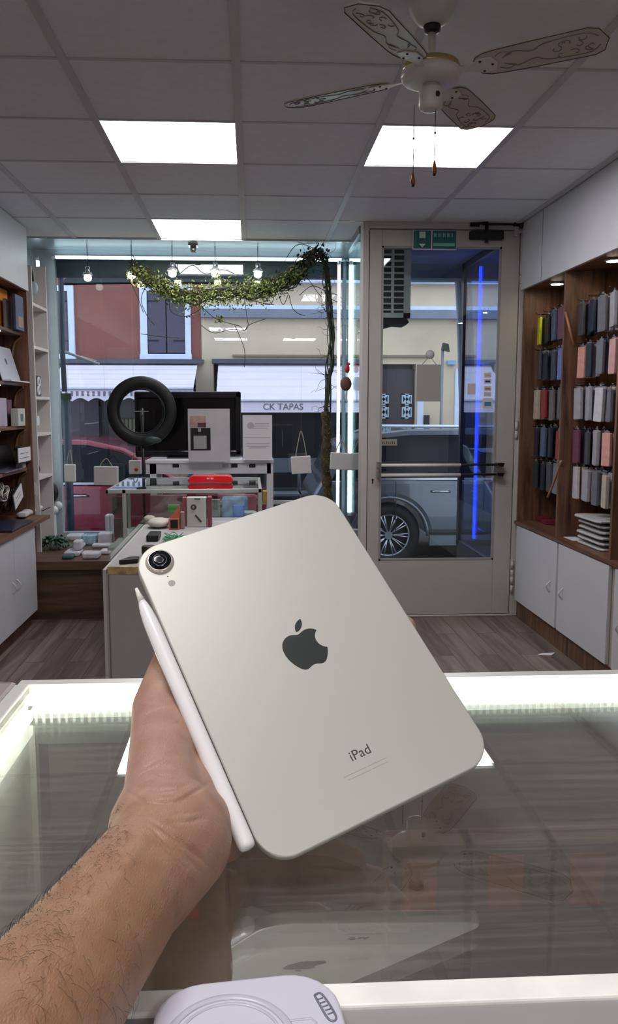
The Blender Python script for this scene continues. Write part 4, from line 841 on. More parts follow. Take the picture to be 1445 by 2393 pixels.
    def leaves(n, pf, sz, m, nm, parent):
        mb = MB()
        for _ in range(n):
            c = pf(); s = sz * rnd.uniform(.6, 1.3); R = Matrix.Rotation(rnd.uniform(0, 6.3), 3, 'Z') @ Matrix.Rotation(rnd.uniform(-1.2, 1.2), 3, 'X') @ Matrix.Rotation(rnd.uniform(0, 6.3), 3, 'Y')
            o = [(-.0, -1, 0), (.55, -.35, .15), (.45, .4, .1), (0, 1.1, 0), (-.45, .4, .1), (-.55, -.35, .15)]
            mb.add([c + R @ (Vector(q) * s) for q in o], [(0, 1, 2, 3), (0, 3, 4, 5)])
        return obj(nm, mb, m, parent, kind='stuff')
    def gp():
        i = rnd.randrange(2, 88); p = path[i]; w = 1 - abs(i - 46) / 70
        return p + Vector((rnd.gauss(0, .03), rnd.gauss(0, .05), rnd.gauss(-.018, .058 * w)))
    leaves(4200, gp, .0105, leafm, 'leaves', t)
    leaves(320, lambda: path[rnd.randrange(72, 106)] + Vector((rnd.gauss(0, .035), rnd.gauss(0, .04), rnd.gauss(0, .03))), .018, leafd, 'dark_leaves', t)
    leaves(22, lambda: PY(515 + rnd.gauss(0, 8), 745 + rnd.gauss(0, 5), 6.2), .014, leafm, 'trailing_leaves', t)
    mb = MB()
    for c in ([(440, 690), (470, 715), (500, 742), (530, 754), (560, 762), (572, 773), (580, 760), (577, 740), (572, 700)], [(572, 773), (582, 760), (600, 752), (622, 745)], [(548, 758), (562, 790), (572, 820), (571, 858)], [(400, 690), (396, 710), (402, 730), (430, 740), (460, 728), (480, 712)],
              [(560, 690), (590, 700), (630, 712), (642, 690), (650, 672)], [(650, 685), (662, 712), (674, 688)], [(676, 690), (684, 720), (700, 734), (714, 737)], [(600, 640), (640, 650), (690, 575), (735, 580)], [(680, 640), (715, 648), (740, 680), (752, 694)], [(700, 690), (730, 668), (760, 680)],
              [(300, 650), (320, 690), (335, 730)], [(345, 660), (330, 700), (345, 740), (362, 760)], [(330, 780), (370, 786), (420, 790)], [(470, 760), (500, 778), (540, 770), (572, 773)], [(420, 640), (450, 620), (480, 640), (520, 630), (548, 640)], [(470, 700), (520, 690), (600, 705), (640, 712)]):
        P = [PY(u, v, 6.2 + rnd.uniform(-.06, .06)) for u, v in c]; mb.tube(smooth_path(P), .0026, 5)
    for k in range(110):
        i = rnd.randrange(4, 100); p = path[i].copy(); P = [p]
        d = Vector((rnd.uniform(-1, 1), rnd.uniform(-.5, .5), rnd.uniform(-.7, .8)))
        for j in range(4): d = (d + Vector((rnd.gauss(0, .5), rnd.gauss(0, .2), rnd.gauss(0, .5)))).normalized(); p = p + d * .035; P.append(p)
        mb.tube(smooth_path(P, 4), [.0022 - .0015 * q / 17 for q in range(17)], 4)
    obj('loose_twigs', mb, twig, t)
    t = thing('twisted_vine_trunk', PY(765, 1190, 6.15), 'mossy brown vine trunk with bare twisted stems climbing beside the corner post', 'vine')
    tp = [PY(*q) for q in ((768, 1215, 6.15), (766, 1150, 6.15), (762, 1080, 6.15), (764, 1020, 6.15), (762, 962, 6.15))]
    trunk = MB().tube(smooth_path(tp, 8), [.036 + .006 * math.sin(k * 1.3) for k in range(33)], 12)
    obj('trunk', trunk, mat('mossy_bark', (70, 56, 36), .95, vary=.55, scale=24, bump=.9, bscale=40), t)
    base = MB().box((tp[0].x - .09, 6.06, .41), (tp[0].x + .09, 6.24, .43)); base.tube([(tp[0].x, 6.15, .42), tp[0]], [.05, .034], 10); obj('base', base, twig, t)
    up = [PY(*q) for q in ((762, 970, 6.15), (766, 900, 6.15), (772, 850, 6.16), (776, 790, 6.17), (770, 720, 6.17), (764, 660, 6.16), (760, 610, 6.15), (752, 588, 6.13))]
    mb = MB()
    for k in range(16):
        f_ = rnd.uniform(0, 6); P = [p + Vector((.012 * math.sin(f_ + i * 1.4) + rnd.gauss(0, .016), .014 * math.cos(f_ + i * 1.4), 0)) for i, p in enumerate(up)]; mb.tube(smooth_path(P, 6), .0055 if k < 4 else .0030, 6)
    obj('climbing_stems', mb, mat('stem_green', (56, 66, 44), .8, vary=.4, scale=16), t)
    mb = MB()
    for k in range(46):
        i = rnd.randrange(0, 7); p = up[i] + Vector((0, 0, rnd.uniform(-.05, .1))); P = [p]; d = Vector((rnd.choice((-1, 1)), rnd.uniform(-.4, .4), rnd.uniform(-.6, .5)))
        for j in range(5): d = (d + Vector((rnd.gauss(0, .6), rnd.gauss(0, .2), rnd.gauss(0, .6)))).normalized(); p = p + d * .03; p.x = min(p.x, .80 * 1.0); P.append(p)
        mb.tube(smooth_path(P, 4), [.0024 - .0016 * q / 21 for q in range(21)], 4)
    obj('loose_twigs', mb, twig, t)
    leaves(160, lambda: up[rnd.randrange(4, 8)] + Vector((rnd.gauss(0, .02), rnd.gauss(0, .02), rnd.gauss(0, .05))), .011, leafd, 'leaves', t)
    leaves(260, lambda: tp[rnd.randrange(0, 5)] + Vector((rnd.gauss(0, .02), rnd.uniform(-.045, -.03), rnd.gauss(0, .06))), .008, mat('moss_green', (84, 88, 40), .9, vary=.3), 'moss', t)
    # ornament by the post: red figure over brown pendant
    p = PY(809, 897, 6.0); t = thing('hanging_ornament', (p.x, 6.0, p.z), 'brown round pendant with a red and white figure on top, hanging by the door frame', 'ornament')
    obj('pendant', MB().ball(p, .042, 16, (1, .5, 1.25)), mat('pendant_brown', (104, 62, 52), .6, vary=.2), t); q = PY(812, 862, 6.0)
    obj('red_figure', MB().ball(q, .02, 10, (1, .7, 1.6)).ball(q + Vector((.012, 0, .035)), .012, 8), mat('ornament_red', (190, 40, 44), .5), t)
    obj('thread', MB().cyl(q, (q.x, 6.0, CEIL - .05), .0012, n=5), black, t); obj('tassel', MB().cyl(p - Vector((0, 0, .05)), p - Vector((0, 0, .14)), .012, .003, 10), mat('tassel_pale', (180, 190, 200), .6), t)
    # paper bags and tags hanging in the window
    bagm = mat('paper_bag', (202, 196, 192), .8, vary=.04, bump=.2, bscale=10); kn = mat('kraft_string', (150, 140, 120), .8)
    for u0, u1, v0, v1, Y, top, lab, tilt in ((152, 176, 1085, 1126, 6.4, 1052, 'small narrow white bag hanging farthest left in the window before the red car', 0), (221, 276, 1090, 1134, 6.35, 1072, 'wide white carrier bag hanging in front of the red car window', .02),
            (681, 727, 1066, 1107, 6.3, 1008, 'white card bag on a long string left of the mossy trunk', -.06), (772, 824, 1058, 1098, 6.05, 1030, 'white card bag hanging right of the mossy trunk beside the post', .06), (302, 330, 1076, 1108, 6.3, 1060, 'small rounded white bag with a red mark beside the ring light pole', 0)):
        a = PY(u0, v1, Y); b = PY(u1, v0, Y); c = (a + b) / 2; t = thing('hanging_bag', (c.x, Y, a.z), lab, 'bag', 'bags hanging in the window')
        Rm = Matrix.Translation(c) @ Matrix.Rotation(tilt, 4, 'Y') @ Matrix.Translation(-c)
        obj('bag_body', MB().box((a.x, Y - .02, a.z), (b.x, Y + .02, b.z)).xf(Rm), bagm, t, bevel=.006)
        h = PY((u0 + u1) / 2, top, Y); w = (b.x - a.x) * .28
        obj('string_handle', MB().tube(smooth_path([(c.x - w, Y, b.z - .01), (c.x - w * .6, Y, (h.z + b.z) / 2), (h.x, Y, h.z), (c.x + w * .6, Y, (h.z + b.z) / 2), (c.x + w, Y, b.z - .01)]), .004, 6), kn, t)
        obj('thread', MB().cyl(h, (h.x, Y, h.z + .5 if u0 > 600 else CEIL - .3), .0008, n=4), kn, t)
        if u0 == 302: obj('red_mark', MB().ball(PY(319, 1097, Y - .022), .016, 10, (1, .2, .8)), mat('ornament_red', (190, 40, 44), .5), t)
    # ---------- desk on the platform with screen
    zd = PY(480, 1079, 5.66).z; xa, xb = PY(340, 1080, 5.66).x, PY(640, 1080, 5.66).x
    t = thing('white_desk', ((xa + xb) / 2, 5.85, .408), 'white desk with sockets in its front edge standing in the window behind the glass cabinet', 'desk')
    obj('desktop', MB().box((xa, 5.66, zd - .012), (xb, 6.05, zd + .012)), white, t, bevel=.003)
    ap = obj('apron', MB().box((xa, 5.67, zd - .085), (xb - .02, 5.69, zd - .012)), mat('desk_apron', (196, 196, 200), .4), t)
    for u in (411, 548, 590, 527): p = PY(u, 1088, 5.668); obj('socket', MB().box((p.x - .022, 5.664, p.z - .012), (p.x + .022, 5.671, p.z + .012)), black if u != 527 else mat('socket_grey', (140, 142, 150), .4), ap)
    for x in (xa + .05, xb - .025): obj('leg', MB().box((x - .022, 5.67, .41), (x + .022, 5.72, zd - .012)).box((x - .022, 5.99, .41), (x + .022, 6.04, zd - .012)), white, t)
    obj('cross_rail', MB().box((xa + .05, 6.0, .72), (xb + .3, 6.03, .745)), white, t)
    # television
    Y = 5.9; a = PY(318, 1076, Y); b = PY(563, 915, Y); t = thing('television', ((a.x + b.x) / 2, Y, zd + .012), 'large black flat screen standing with its back in the window on the white desk', 'television')
    obj('screen_panel', MB().box((a.x + .01, Y, zd + .03), (b.x - .01, Y + .03, b.z - .01)), mat('screen_black', (8, 8, 11), .12, vary=.1), t)
    w = .05; fr = MB().box((a.x, Y - .025, b.z - w), (b.x, Y + .04, b.z)).box((b.x - w * .9, Y - .025, zd + .03), (b.x, Y + .04, b.z)).box((a.x, Y - .025, zd + .03), (a.x + w * .5, Y + .04, b.z)).box((a.x, Y - .025, zd + .02), (b.x, Y + .04, zd + .07))
    obj('bezel', fr, mat('bezel_black', (20, 20, 24), .18), t, bevel=.012)
    obj('stand', MB().box(((a.x + b.x) / 2 - .15, Y - .07, zd + .012), ((a.x + b.x) / 2 + .15, Y + .1, zd + .022)).box(((a.x + b.x) / 2 - .04, Y, zd + .02), ((a.x + b.x) / 2 + .04, Y + .03, zd + .04)), black, t)
    # ring lamp
    Y = 5.55; c = PY(331, 961, Y); R = (PY(413, 961, Y).x - PY(249, 961, Y).x) / 2
    t = thing('ring_light', (c.x, Y, .41), 'large black ring light on a thin pole in front of the red car', 'ring light')
    obj('ring', MB().torus(c, R - .040, .040, (0, 1, 0), 56, 12, .4), mat('ring_black', (11, 11, 13), .5), t)
    obj('inner_rim', MB().torus(c - Vector((0, .012, 0)), R - .085, .006, (0, 1, 0), 56, 8), black, t)
    obj('pole', MB().cyl((c.x, Y + .03, .45), (c.x, Y + .03, c.z + .02), .010, n=12), black, t)
    obj('phone_clamp', MB().box((c.x - .05, Y - .02, c.z - .005), (c.x + .05, Y + .0, c.z + .003)).cyl((c.x, Y + .02, c.z - .03), (c.x, Y - .02, c.z), .006), steel, t)
    obj('yoke', MB().box((c.x - .10, Y + .0, c.z - R + .0), (c.x - .02, Y + .04, c.z - R + .07)).ball((c.x + .07, Y, c.z - R + .045), .05, 12, (1.3, .5, .6)), mat('yoke_grey', (60, 74, 74), .4), t)
    for k in range(3): a = 2 * PI * k / 3 + .5; obj('leg', MB().cyl((c.x, Y + .03, .62), (c.x + .16 * math.cos(a), Y + .03 + .12 * math.sin(a), .425), .007, n=8), black, t)
    # paper stands
    Y = 5.60; a = PY(441, 1100, Y); b = PY(537, 955, Y)
    t = thing('poster_stand', ((a.x + b.x) / 2, Y, zd + .012), 'tall white card stand with black notice and small photo, in front of the television', 'display stand')
    zt = CZ - .46
    obj('card', MB().box((a.x, Y, zt + .10), (b.x, Y + .004, b.z)), mat('card_grey', (186, 182, 184), .7), t)
    p, q = PY(446, 1052, Y), PY(492, 1000, Y); n_ = obj('black_notice', MB().box((p.x, Y - .004, p.z), (q.x, Y, q.z)), black, t)
    p, q = PY(453, 1049, Y), PY(483, 1018, Y); obj('blank_square', MB().box((p.x, Y - .006, p.z), (q.x, Y - .004, q.z)), mat('notice_grey', (150, 150, 150), .7, vary=.1), n_)
    p, q = PY(463, 1009, Y), PY(470, 1001, Y); obj('small_symbol', MB().box((p.x, Y - .006, p.z), (q.x, Y - .004, q.z)), mat('notice_grey', (150, 150, 150), .7, vary=.1), n_)
    p, q = PY(444, 998, Y), PY(481, 972, Y); obj('photo_print', MB().box((p.x, Y - .003, p.z), (q.x, Y, q.z)), mat('photo_pink', (170, 140, 132), .6, vary=.35, scale=16), t)
    p, q = PY(462, 998, Y), PY(482, 988, Y); obj('photo_maroon', MB().box((p.x, Y - .004, p.z), (q.x, Y - .003, q.z)), mat('maroon_print', (92, 44, 56), .6), t)
    Y = 5.62; a = PY(568, 1076, Y); b = PY(636, 970, Y); t = thing('notice_holder', ((a.x + b.x) / 2, Y, zd + .012), 'white printed notice in a clear upright holder on the white desk right of the television', 'notice')
    a.z = zd + .013
    obj('holder', MB().box((a.x - .006, Y + .002, a.z), (b.x + .006, Y + .006, b.z + .006)), glass('acrylic', (235, 238, 240), .05, 1), t); obj('sheet', MB().box((a.x, Y, a.z + .005), (b.x, Y + .002, b.z)), paper, t)
    mb = MB(); H = b.z - a.z; Wd = b.x - a.x
    for f_, x0, x1 in ((.80, .40, .90), (.75, .15, .9), (.70, .3, .85), (.49, .05, .95), (.36, .1, .9), (.30, .1, .9), (.26, .2, .8)): mb.box((a.x + Wd * x0, Y - .001, a.z + H * f_), (a.x + Wd * x1, Y, a.z + H * f_ + .006))
    mb.ball((a.x + Wd * .27, Y, a.z + H * .77), .024, 12, (1, .05, 1)); obj('faint_print', mb, mat('faint_print', (172, 172, 178), .8), t)
window_things()

def vitrine():
    # glass cabinet
    y0, y1 = 4.60, 5.40; zt = CZ - .452; xa, xb = PY(247, 1141, y0).x, PY(612, 1141, y0).x; zb = CZ - .80
    al = mat('vitrine_frame', (176, 180, 172), .35, .3); gg = glass('vitrine_glass', (236, 242, 240), .05, 1.2)
    t = thing('glass_display_cabinet', ((xa + xb) / 2, 5.0, 0), 'low glass display cabinet with pale metal frame between the white plinth and the shop window', 'display cabinet')
    fr = MB().box((xa, y0, zt - .022), (xb, y0 + .014, zt)).box((xb - .018, y0, zt - .022), (xb, y1, zt)).box((xa, y1 - .014, zt - .016), (xb, y1, zt)).box((xa, y0, zt - .022), (xa + .014, y1, zt)).box((xa, y0, zb), (xb, y0 + .014, zb + .02)).box((xa, y1 - .014, zb), (xb, y1, zb + .02))
    for x in (xa + .09, xb - .02): fr.box((x, y0, 0.41 if False else zb), (x + .022, y0 + .018, zt))
    for x in (xa, xb - .018): fr.box((x, y1 - .018, zb), (x + .018, y1, zt))
    obj('frame', fr, al, t, bevel=.002)
    obj('legs', MB().box((xa + .02, y0 + .04, 0), (xa + .05, y0 + .07, zb)).box((xb - .05, y0 + .04, 0), (xb - .02, y0 + .07, zb)).box((xa + .02, y1 - .07, 0), (xa + .05, y1 - .04, zb)).box((xb - .05, y1 - .07, 0), (xb - .02, y1 - .04, zb)), al, t)
    obj('glass_top', MB().box((xa + .014, y0 + .014, zt - .008), (xb - .018, y1 - .014, zt - .001)), gg, t)
    obj('glass_front', MB().box((xa + .014, y0 + .004, zb + .02), (xb - .018, y0 + .009, zt - .022)), gg, t)
    obj('base_shelf', MB().box((xa, y0 + .014, zb), (xb, y1 - .014, zb + .012)), mat('vitrine_base', (190, 186, 182), .5), t)
    z = zb + .0125
    def item(nm, u0, u1, vt, y, dep, m, lab, cat, bevel=.003, vb=None, base=None):
        a = PY(u0, vt, y); b = PY(u1, vt, y); zz = (base or z) if vb is None else PY(u0, vb, y).z
        return obj(nm, MB().box((a.x, y, zz), (b.x, y + dep, a.z)), m, None, lab, cat, bevel=bevel)
    PT = CZ - .635 + .0247
    pr = mat('print_dark', (60, 62, 62), .6)
    b = item('product_box', 436, 482, 1163, 4.20, .06, mat('box_ivory', (196, 196, 184), .5), 'tall ivory product box with printed dark ring at the end of the white plinth', 'box', base=PT)
    c = wpos(b); obj('printed_ring', MB().torus((c.x - .015, 4.199, c.z + .105), .011, .004, (0, 1, 0), 20, 6).box((c.x - .01, 4.198, c.z + .145), (c.x + .02, 4.2, c.z + .150)).prism([(c.x - .01, 4.198, c.z + .06), (c.x - .003, 4.198, c.z + .066), (c.x + .028, 4.198, c.z + .03), (c.x + .02, 4.198, c.z + .024)], (0, .002, 0)), pr, b)
    item('product_box', 484, 494, 1162, 4.20, .08, mat('box_maroon', (130, 60, 66), .5), 'thin maroon box right beside the ivory product box', 'box', base=PT)
    b = item('red_carton', 426, 435, 1163, 4.24, .05, mat('box_pink_red', (160, 84, 92), .5), 'narrow pinkish red box left of the ivory product box', 'box', base=PT)
    b = item('toy_house_box', 394, 419, 1212, 4.12, .08, mat('box_coral', (206, 120, 96), .5), 'coral house shaped box with a dark opening standing on the white plinth', 'box', base=PT)
    c = wpos(b); zt_ = PY(400, 1212, 4.12).z; xa_, xb_ = PY(395, 1180, 4.12).x, PY(419, 1180, 4.12).x
    obj('roof', MB().prism([(xa_, 4.13, zt_), (xb_, 4.13, zt_), (xb_, 4.13, zt_ + .07)], (0, .05, 0)), mat('roof_coral', (196, 104, 84), .5), b); obj('opening', MB().box((xa_ + .006, 4.117, PT + .006), (xb_ - .008, 4.12, zt_ - .006)), matte_black, b)
    b = item('green_cup', 392, 418, 1180, 4.80, .03, mat('cup_green', (96, 190, 80), .5), 'green tapered paper cup above the coral house box', 'cup', vb=1196)
    b = item('pink_case_box', 350, 436, 1158, 5.05, .05, mat('box_rose_pale', (150, 96, 104), .5, vary=.25, scale=9), 'wide rose printed box standing at the back of the glass cabinet', 'box')
    b = item('grey_case_box', 421, 430, 1197, 4.14, .04, mat('box_taupe', (150, 128, 122), .5), 'small taupe box between the coral and ivory boxes', 'box', base=PT)
    p0 = PY(557, 1182, 4.72); zt_ = p0.z; t2 = obj('blue_cup', MB().lathe([(.024, z - .0), (.026, z + .02), (.036, zt_)], (p0.x, 4.75, 0), n=20), mat('cup_blue', (70, 120, 205), .5), None, 'bright blue plastic cup in the right half of the glass cabinet', 'cup')
    item('clear_bag', 518, 580, 1160, 4.95, .05, mat('bag_blue_white', (150, 178, 226), .35, vary=.5, scale=14), 'crinkled blue and white plastic bag behind the blue cup', 'bag', bevel=.02)
    item('pink_bag', 540, 600, 1155, 5.1, .05, mat('bag_rose', (190, 110, 128), .5, vary=.4, scale=14), 'rose patterned bag at the back right of the glass cabinet', 'bag', bevel=.02)
    item('white_bowl', 560, 604, 1196, 4.78, .10, white, 'white bowl behind the blue cup', 'bowl', bevel=.03)
    item('charger_pack', 492, 514, 1168, 4.80, .05, mat('pack_grey', (150, 152, 146), .5, vary=.4, scale=30), 'grey charger blister pack right of the maroon box', 'pack')
    item('ochre_box', 614, 624, 1148, 4.95, .08, mat('box_ochre', (170, 130, 48), .5), 'small ochre box standing just outside the right corner of the glass cabinet', 'box', vb=1176)
    item('dark_case_box', 262, 292, 1160, 5.0, .03, mat('box_dim', (96, 66, 70), .6, vary=.4, scale=20), 'dark framed card at the left end inside the glass cabinet, upper one', 'card', vb=1203)
    item('dark_case_box', 266, 290, 1212, 5.0, .03, mat('box_dim', (96, 66, 70), .6, vary=.4, scale=20), 'dark framed card at the left end inside the glass cabinet, lower one', 'card')
    # red acrylic base under the poster stand, lying on the cabinet's glass
    a = PY(441, 1107, 4.95); b = PY(541, 1090, 4.95); zr = zt + .0
    t2 = thing('acrylic_block', ((a.x + b.x) / 2, 5.0, zr), 'glossy red acrylic base lying on the glass cabinet under the tall white card', 'acrylic block')
    za = PY(490, 1107, 4.95).z
    obj('block', MB().prism([(a.x, 4.95, zr + .003), (b.x, 4.95, zr + .003), (b.x + .01, 4.95, zr + .022), (b.x - .01, 4.95, zr + .048), (a.x + .02, 4.95, zr + .048), (a.x - .01, 4.95, zr + .022)], (0, .12, 0)), mat('acrylic_red', (226, 24, 30), .15), t2, bevel=.006)
    obj('pale_mark', MB().box(((a.x + b.x) / 2 - .02, 4.946, zr + .026), ((a.x + b.x) / 2 - .003, 4.952, zr + .036)).box(((a.x + b.x) / 2 + .003, 4.946, zr + .026), ((a.x + b.x) / 2 + .02, 4.952, zr + .036)), mat('mark_pink', (250, 170, 165), .4), t2)
    p = PY(232, 1118, 5.9); 
    # white plinth cabinet in front of the vitrine
    zc = CZ - .635; yf = 3.12; xl = PY(240, 1340, yf).x; xr = PY(560, 1400, yf).x
    t = thing('white_plinth_cabinet', ((xl + xr) / 2, 3.85, 0), 'long white laminate plinth with a worn raw top edge in the middle of the shop', 'cabinet')
    obj('front_panel', MB().box((xl + .012, yf, .0), (xr, yf + .018, zc - .0)), mat('plinth_grey_white', (178, 174, 168), .45, vary=.02), t)
    obj('side_panel', MB().box((xl, yf - .004, 0), (xl + .014, 4.58, zc + .02)).box((xr - .018, yf, 0), (xr, 4.58, zc)), mat('plinth_edge', (200, 198, 190), .4), t, bevel=.003)
    obj('edge_strip', MB().box((xl + .020, yf - .003, 0), (xl + .024, yf, zc)), mat('joint_grey', (120, 120, 124), .6), t)
    obj('raw_edge', MB().box((xl + .02, yf - .004, zc), (xr, yf + .02, zc + .030)), mat('raw_chipboard', (196, 166, 118), .9, vary=.4, scale=40, bump=.6, bscale=90), t)
    obj('top_panel', MB().box((xl + .014, yf + .02, zc), (xr, 4.58, zc + .024)), mat('top_grey', (170, 168, 166), .5, vary=.06), t)
    obj('glass_lip', MB().box((xl + .0, yf + .15, zc + .02), (xl + .006, 4.58, zc + .055)), glass('acrylic', (235, 238, 240), .05, 1), t)
    zq = zc + .0245
    def lump(u, v, r, m, nm, lab, cat, sc=(1, 1, .6)):
        p = PZ(u, v, zq); return obj(nm, MB().ball((p.x, p.y, zq + r * sc[2]), r, 14, sc), m, None, lab, cat)
    lump(350, 1222, .035, mat('stone_cream', (186, 180, 162), .8, vary=.2), 'pebble', 'rounded pale stone at the far end of the white plinth', 'stone')
    lump(372, 1232, .05, mat('cloth_cream', (200, 194, 184), .9, vary=.2), 'crumpled_tissue', 'crumpled cream tissue on the white plinth by the house box', 'tissue', (1.2, 1.6, .5))
    p = PZ(408, 1262, zq); mb = MB(); rr = random.Random(5)
    for k in range(26): mb.tube(smooth_path([(p.x + rr.gauss(0, .03), p.y + rr.gauss(0, .08), zq + .004), (p.x + rr.gauss(0, .05), p.y + rr.gauss(0, .1), zq + .03), (p.x + rr.gauss(0, .05), p.y + rr.gauss(0, .12), zq + .01)]), .004, 5)
    mb.xf(Matrix.Translation(p) @ Matrix.Scale(.55, 4) @ Matrix.Translation(-p)); obj('green_raffia', mb, mat('raffia_green', (70, 150, 110), .6), None, 'tuft of green shredded paper on the white plinth', 'shredded paper', kind='stuff')
    p = PZ(350, 1262, zq); obj('black_device', MB().box((p.x - .01, p.y - .05, zq + .001), (p.x + .045, p.y + .09, zq + .03)), black, None, 'small black device on the white plinth just behind the tablet corner', 'device', bevel=.005)
    p = PZ(322, 1310, zq); obj('black_puck', MB().lathe([(.028, 0), (.03, .006), (.03, .034), (.026, .04)], (p.x + .03, p.y + .12, zq + .001), n=24), mat('puck_dark', (44, 42, 38), .4), None, 'dark round puck on the near end of the white plinth', 'puck')
    p = PZ(288, 1322, zq); obj('black_wedge', MB().prism([(p.x - .02, p.y + .02, zq + .001), (p.x + .05, p.y + .05, zq + .001), (p.x + .05, p.y + .10, zq + .001), (p.x + .01, p.y + .10, zq + .001)], (0, 0, .018)), black, None, 'black wedge shaped clip on the near left corner of the white plinth', 'clip', bevel=.003)
    # potted ivy and white boxes on the window platform
    zt = .409; rnd = random.Random(21)
    p = Vector((PY(128, 1290, 5.95).x, 5.95, zt))
    t = thing('potted_plant', p, 'trailing grey green ivy in a white pot at the left end of the window platform', 'plant')
    obj('pot', MB().lathe([(.03, 0), (.042, .04), (.044, .05), (.036, .05)], p, n=24), white, t)
    mb = MB(); st = MB()
    for k in range(24):
        a = rnd.uniform(0, 6.3); P = [p + Vector((0, 0, .08))]; d = Vector((math.cos(a) * .8, math.sin(a) * .6, .5))
        for j in range(5): d = d + Vector((rnd.gauss(0, .2), rnd.gauss(0, .2), -.28)); q = P[-1] + d.normalized() * .04; q.z = max(q.z, zt + .012); P.append(q)
        P = [p + (q - p) * .62 for q in P]; P = [Vector((q.x, q.y, max(q.z, zt + .01))) for q in P]
        st.tube(smooth_path(P, 3), .0018, 4)
        for q in P[1:]:
            for _ in range(4):
                c = q + Vector((rnd.gauss(0, .018), rnd.gauss(0, .018), rnd.uniform(0, .035))); s = rnd.uniform(.011, .018); R = Matrix.Rotation(rnd.uniform(0, 6.3), 3, 'Z') @ Matrix.Rotation(rnd.uniform(-.8, .8), 3, 'X')
                mb.add([c + R @ (Vector(w) * s) for w in ((0, -1, 0), (.6, -.3, .1), (.5, .4, 0), (0, 1.1, -.1), (-.5, .4, 0), (-.6, -.3, .1))], [(0, 1, 2, 3), (0, 3, 4, 5)])
    obj('stems', st, mat('stem_green', (56, 66, 44), .8), t); obj('leaves', mb, mat('ivy_grey_green', (70, 92, 78), .5, vary=.35, scale=20), t)
    iced = mat('case_white', (238, 244, 248), .3, vary=.02); navy = mat('box_navy', (38, 40, 62), .5)
    L = [(148, 185, 1302, 5.62, .16, .022, iced, 'long flat white earbud box at the left front of the window platform'), (144, 170, 1316, 5.52, .09, .018, mat('box_teal_dark', (60, 84, 92), .4), 'small dark teal box on the front edge of the platform'),
         (170, 190, 1290, 5.68, .10, .045, iced, 'white charging case standing on the flat white boxes'), (190, 212, 1298, 5.66, .1, .014, iced, 'flat white card box behind the rounded white case'), (192, 231, 1314, 5.52, .12, .028, iced, 'rounded white earbud case on the front edge of the platform'),
         (232, 258, 1300, 5.68, .12, .020, iced, 'flat white case at the right of the platform near the plinth'), (212, 234, 1298, 5.74, .10, .010, navy, 'flat dark navy slab between the white cases'),
         (153, 190, 1262, 6.30, .14, .03, iced, 'white topped flat box at the back left of the platform'), (190, 224, 1274, 6.1, .12, .05, mat('box_ice_blue', (150, 186, 200), .3, vary=.3, scale=20), 'icy blue crinkled pouch in the middle of the platform'),
         (228, 262, 1276, 6.1, .12, .06, iced, 'white open carton left of the red box on the platform'), (246, 264, 1264, 6.28, .10, .14, iced, 'small upright white stand at the back of the platform'), (268, 296, 1274, 6.1, .10, .065, mat('box_bright_red', (206, 36, 50), .4), 'red box with a white lid on the platform'),
         (176, 196, 1286, 5.98, .09, .02, iced, 'small flat white slip box in the second row of the platform'), (214, 296, 1286, 5.96, .08, .02, iced, 'long white flat tray in the second row of the platform')]
    for i, (u0, u1, v, y, dep, h, m, lab) in enumerate(L):
        a, b = PY(u0, v, y), PY(u1, v, y); h *= 1.45; zz = zt + (.034 if i == 2 else 0)
        o = obj('window_box', MB().box((a.x, y, zz), (b.x, y + dep, zz + h)), m, None, lab, 'box', 'small boxes laid out on the window platform', bevel=min(.012, h * .4))
        if i == 11: obj('lid', MB().box((a.x - .005, y - .003, zz + h), (b.x + .02, y + dep, zz + h + .018)), iced, o)
vitrine()
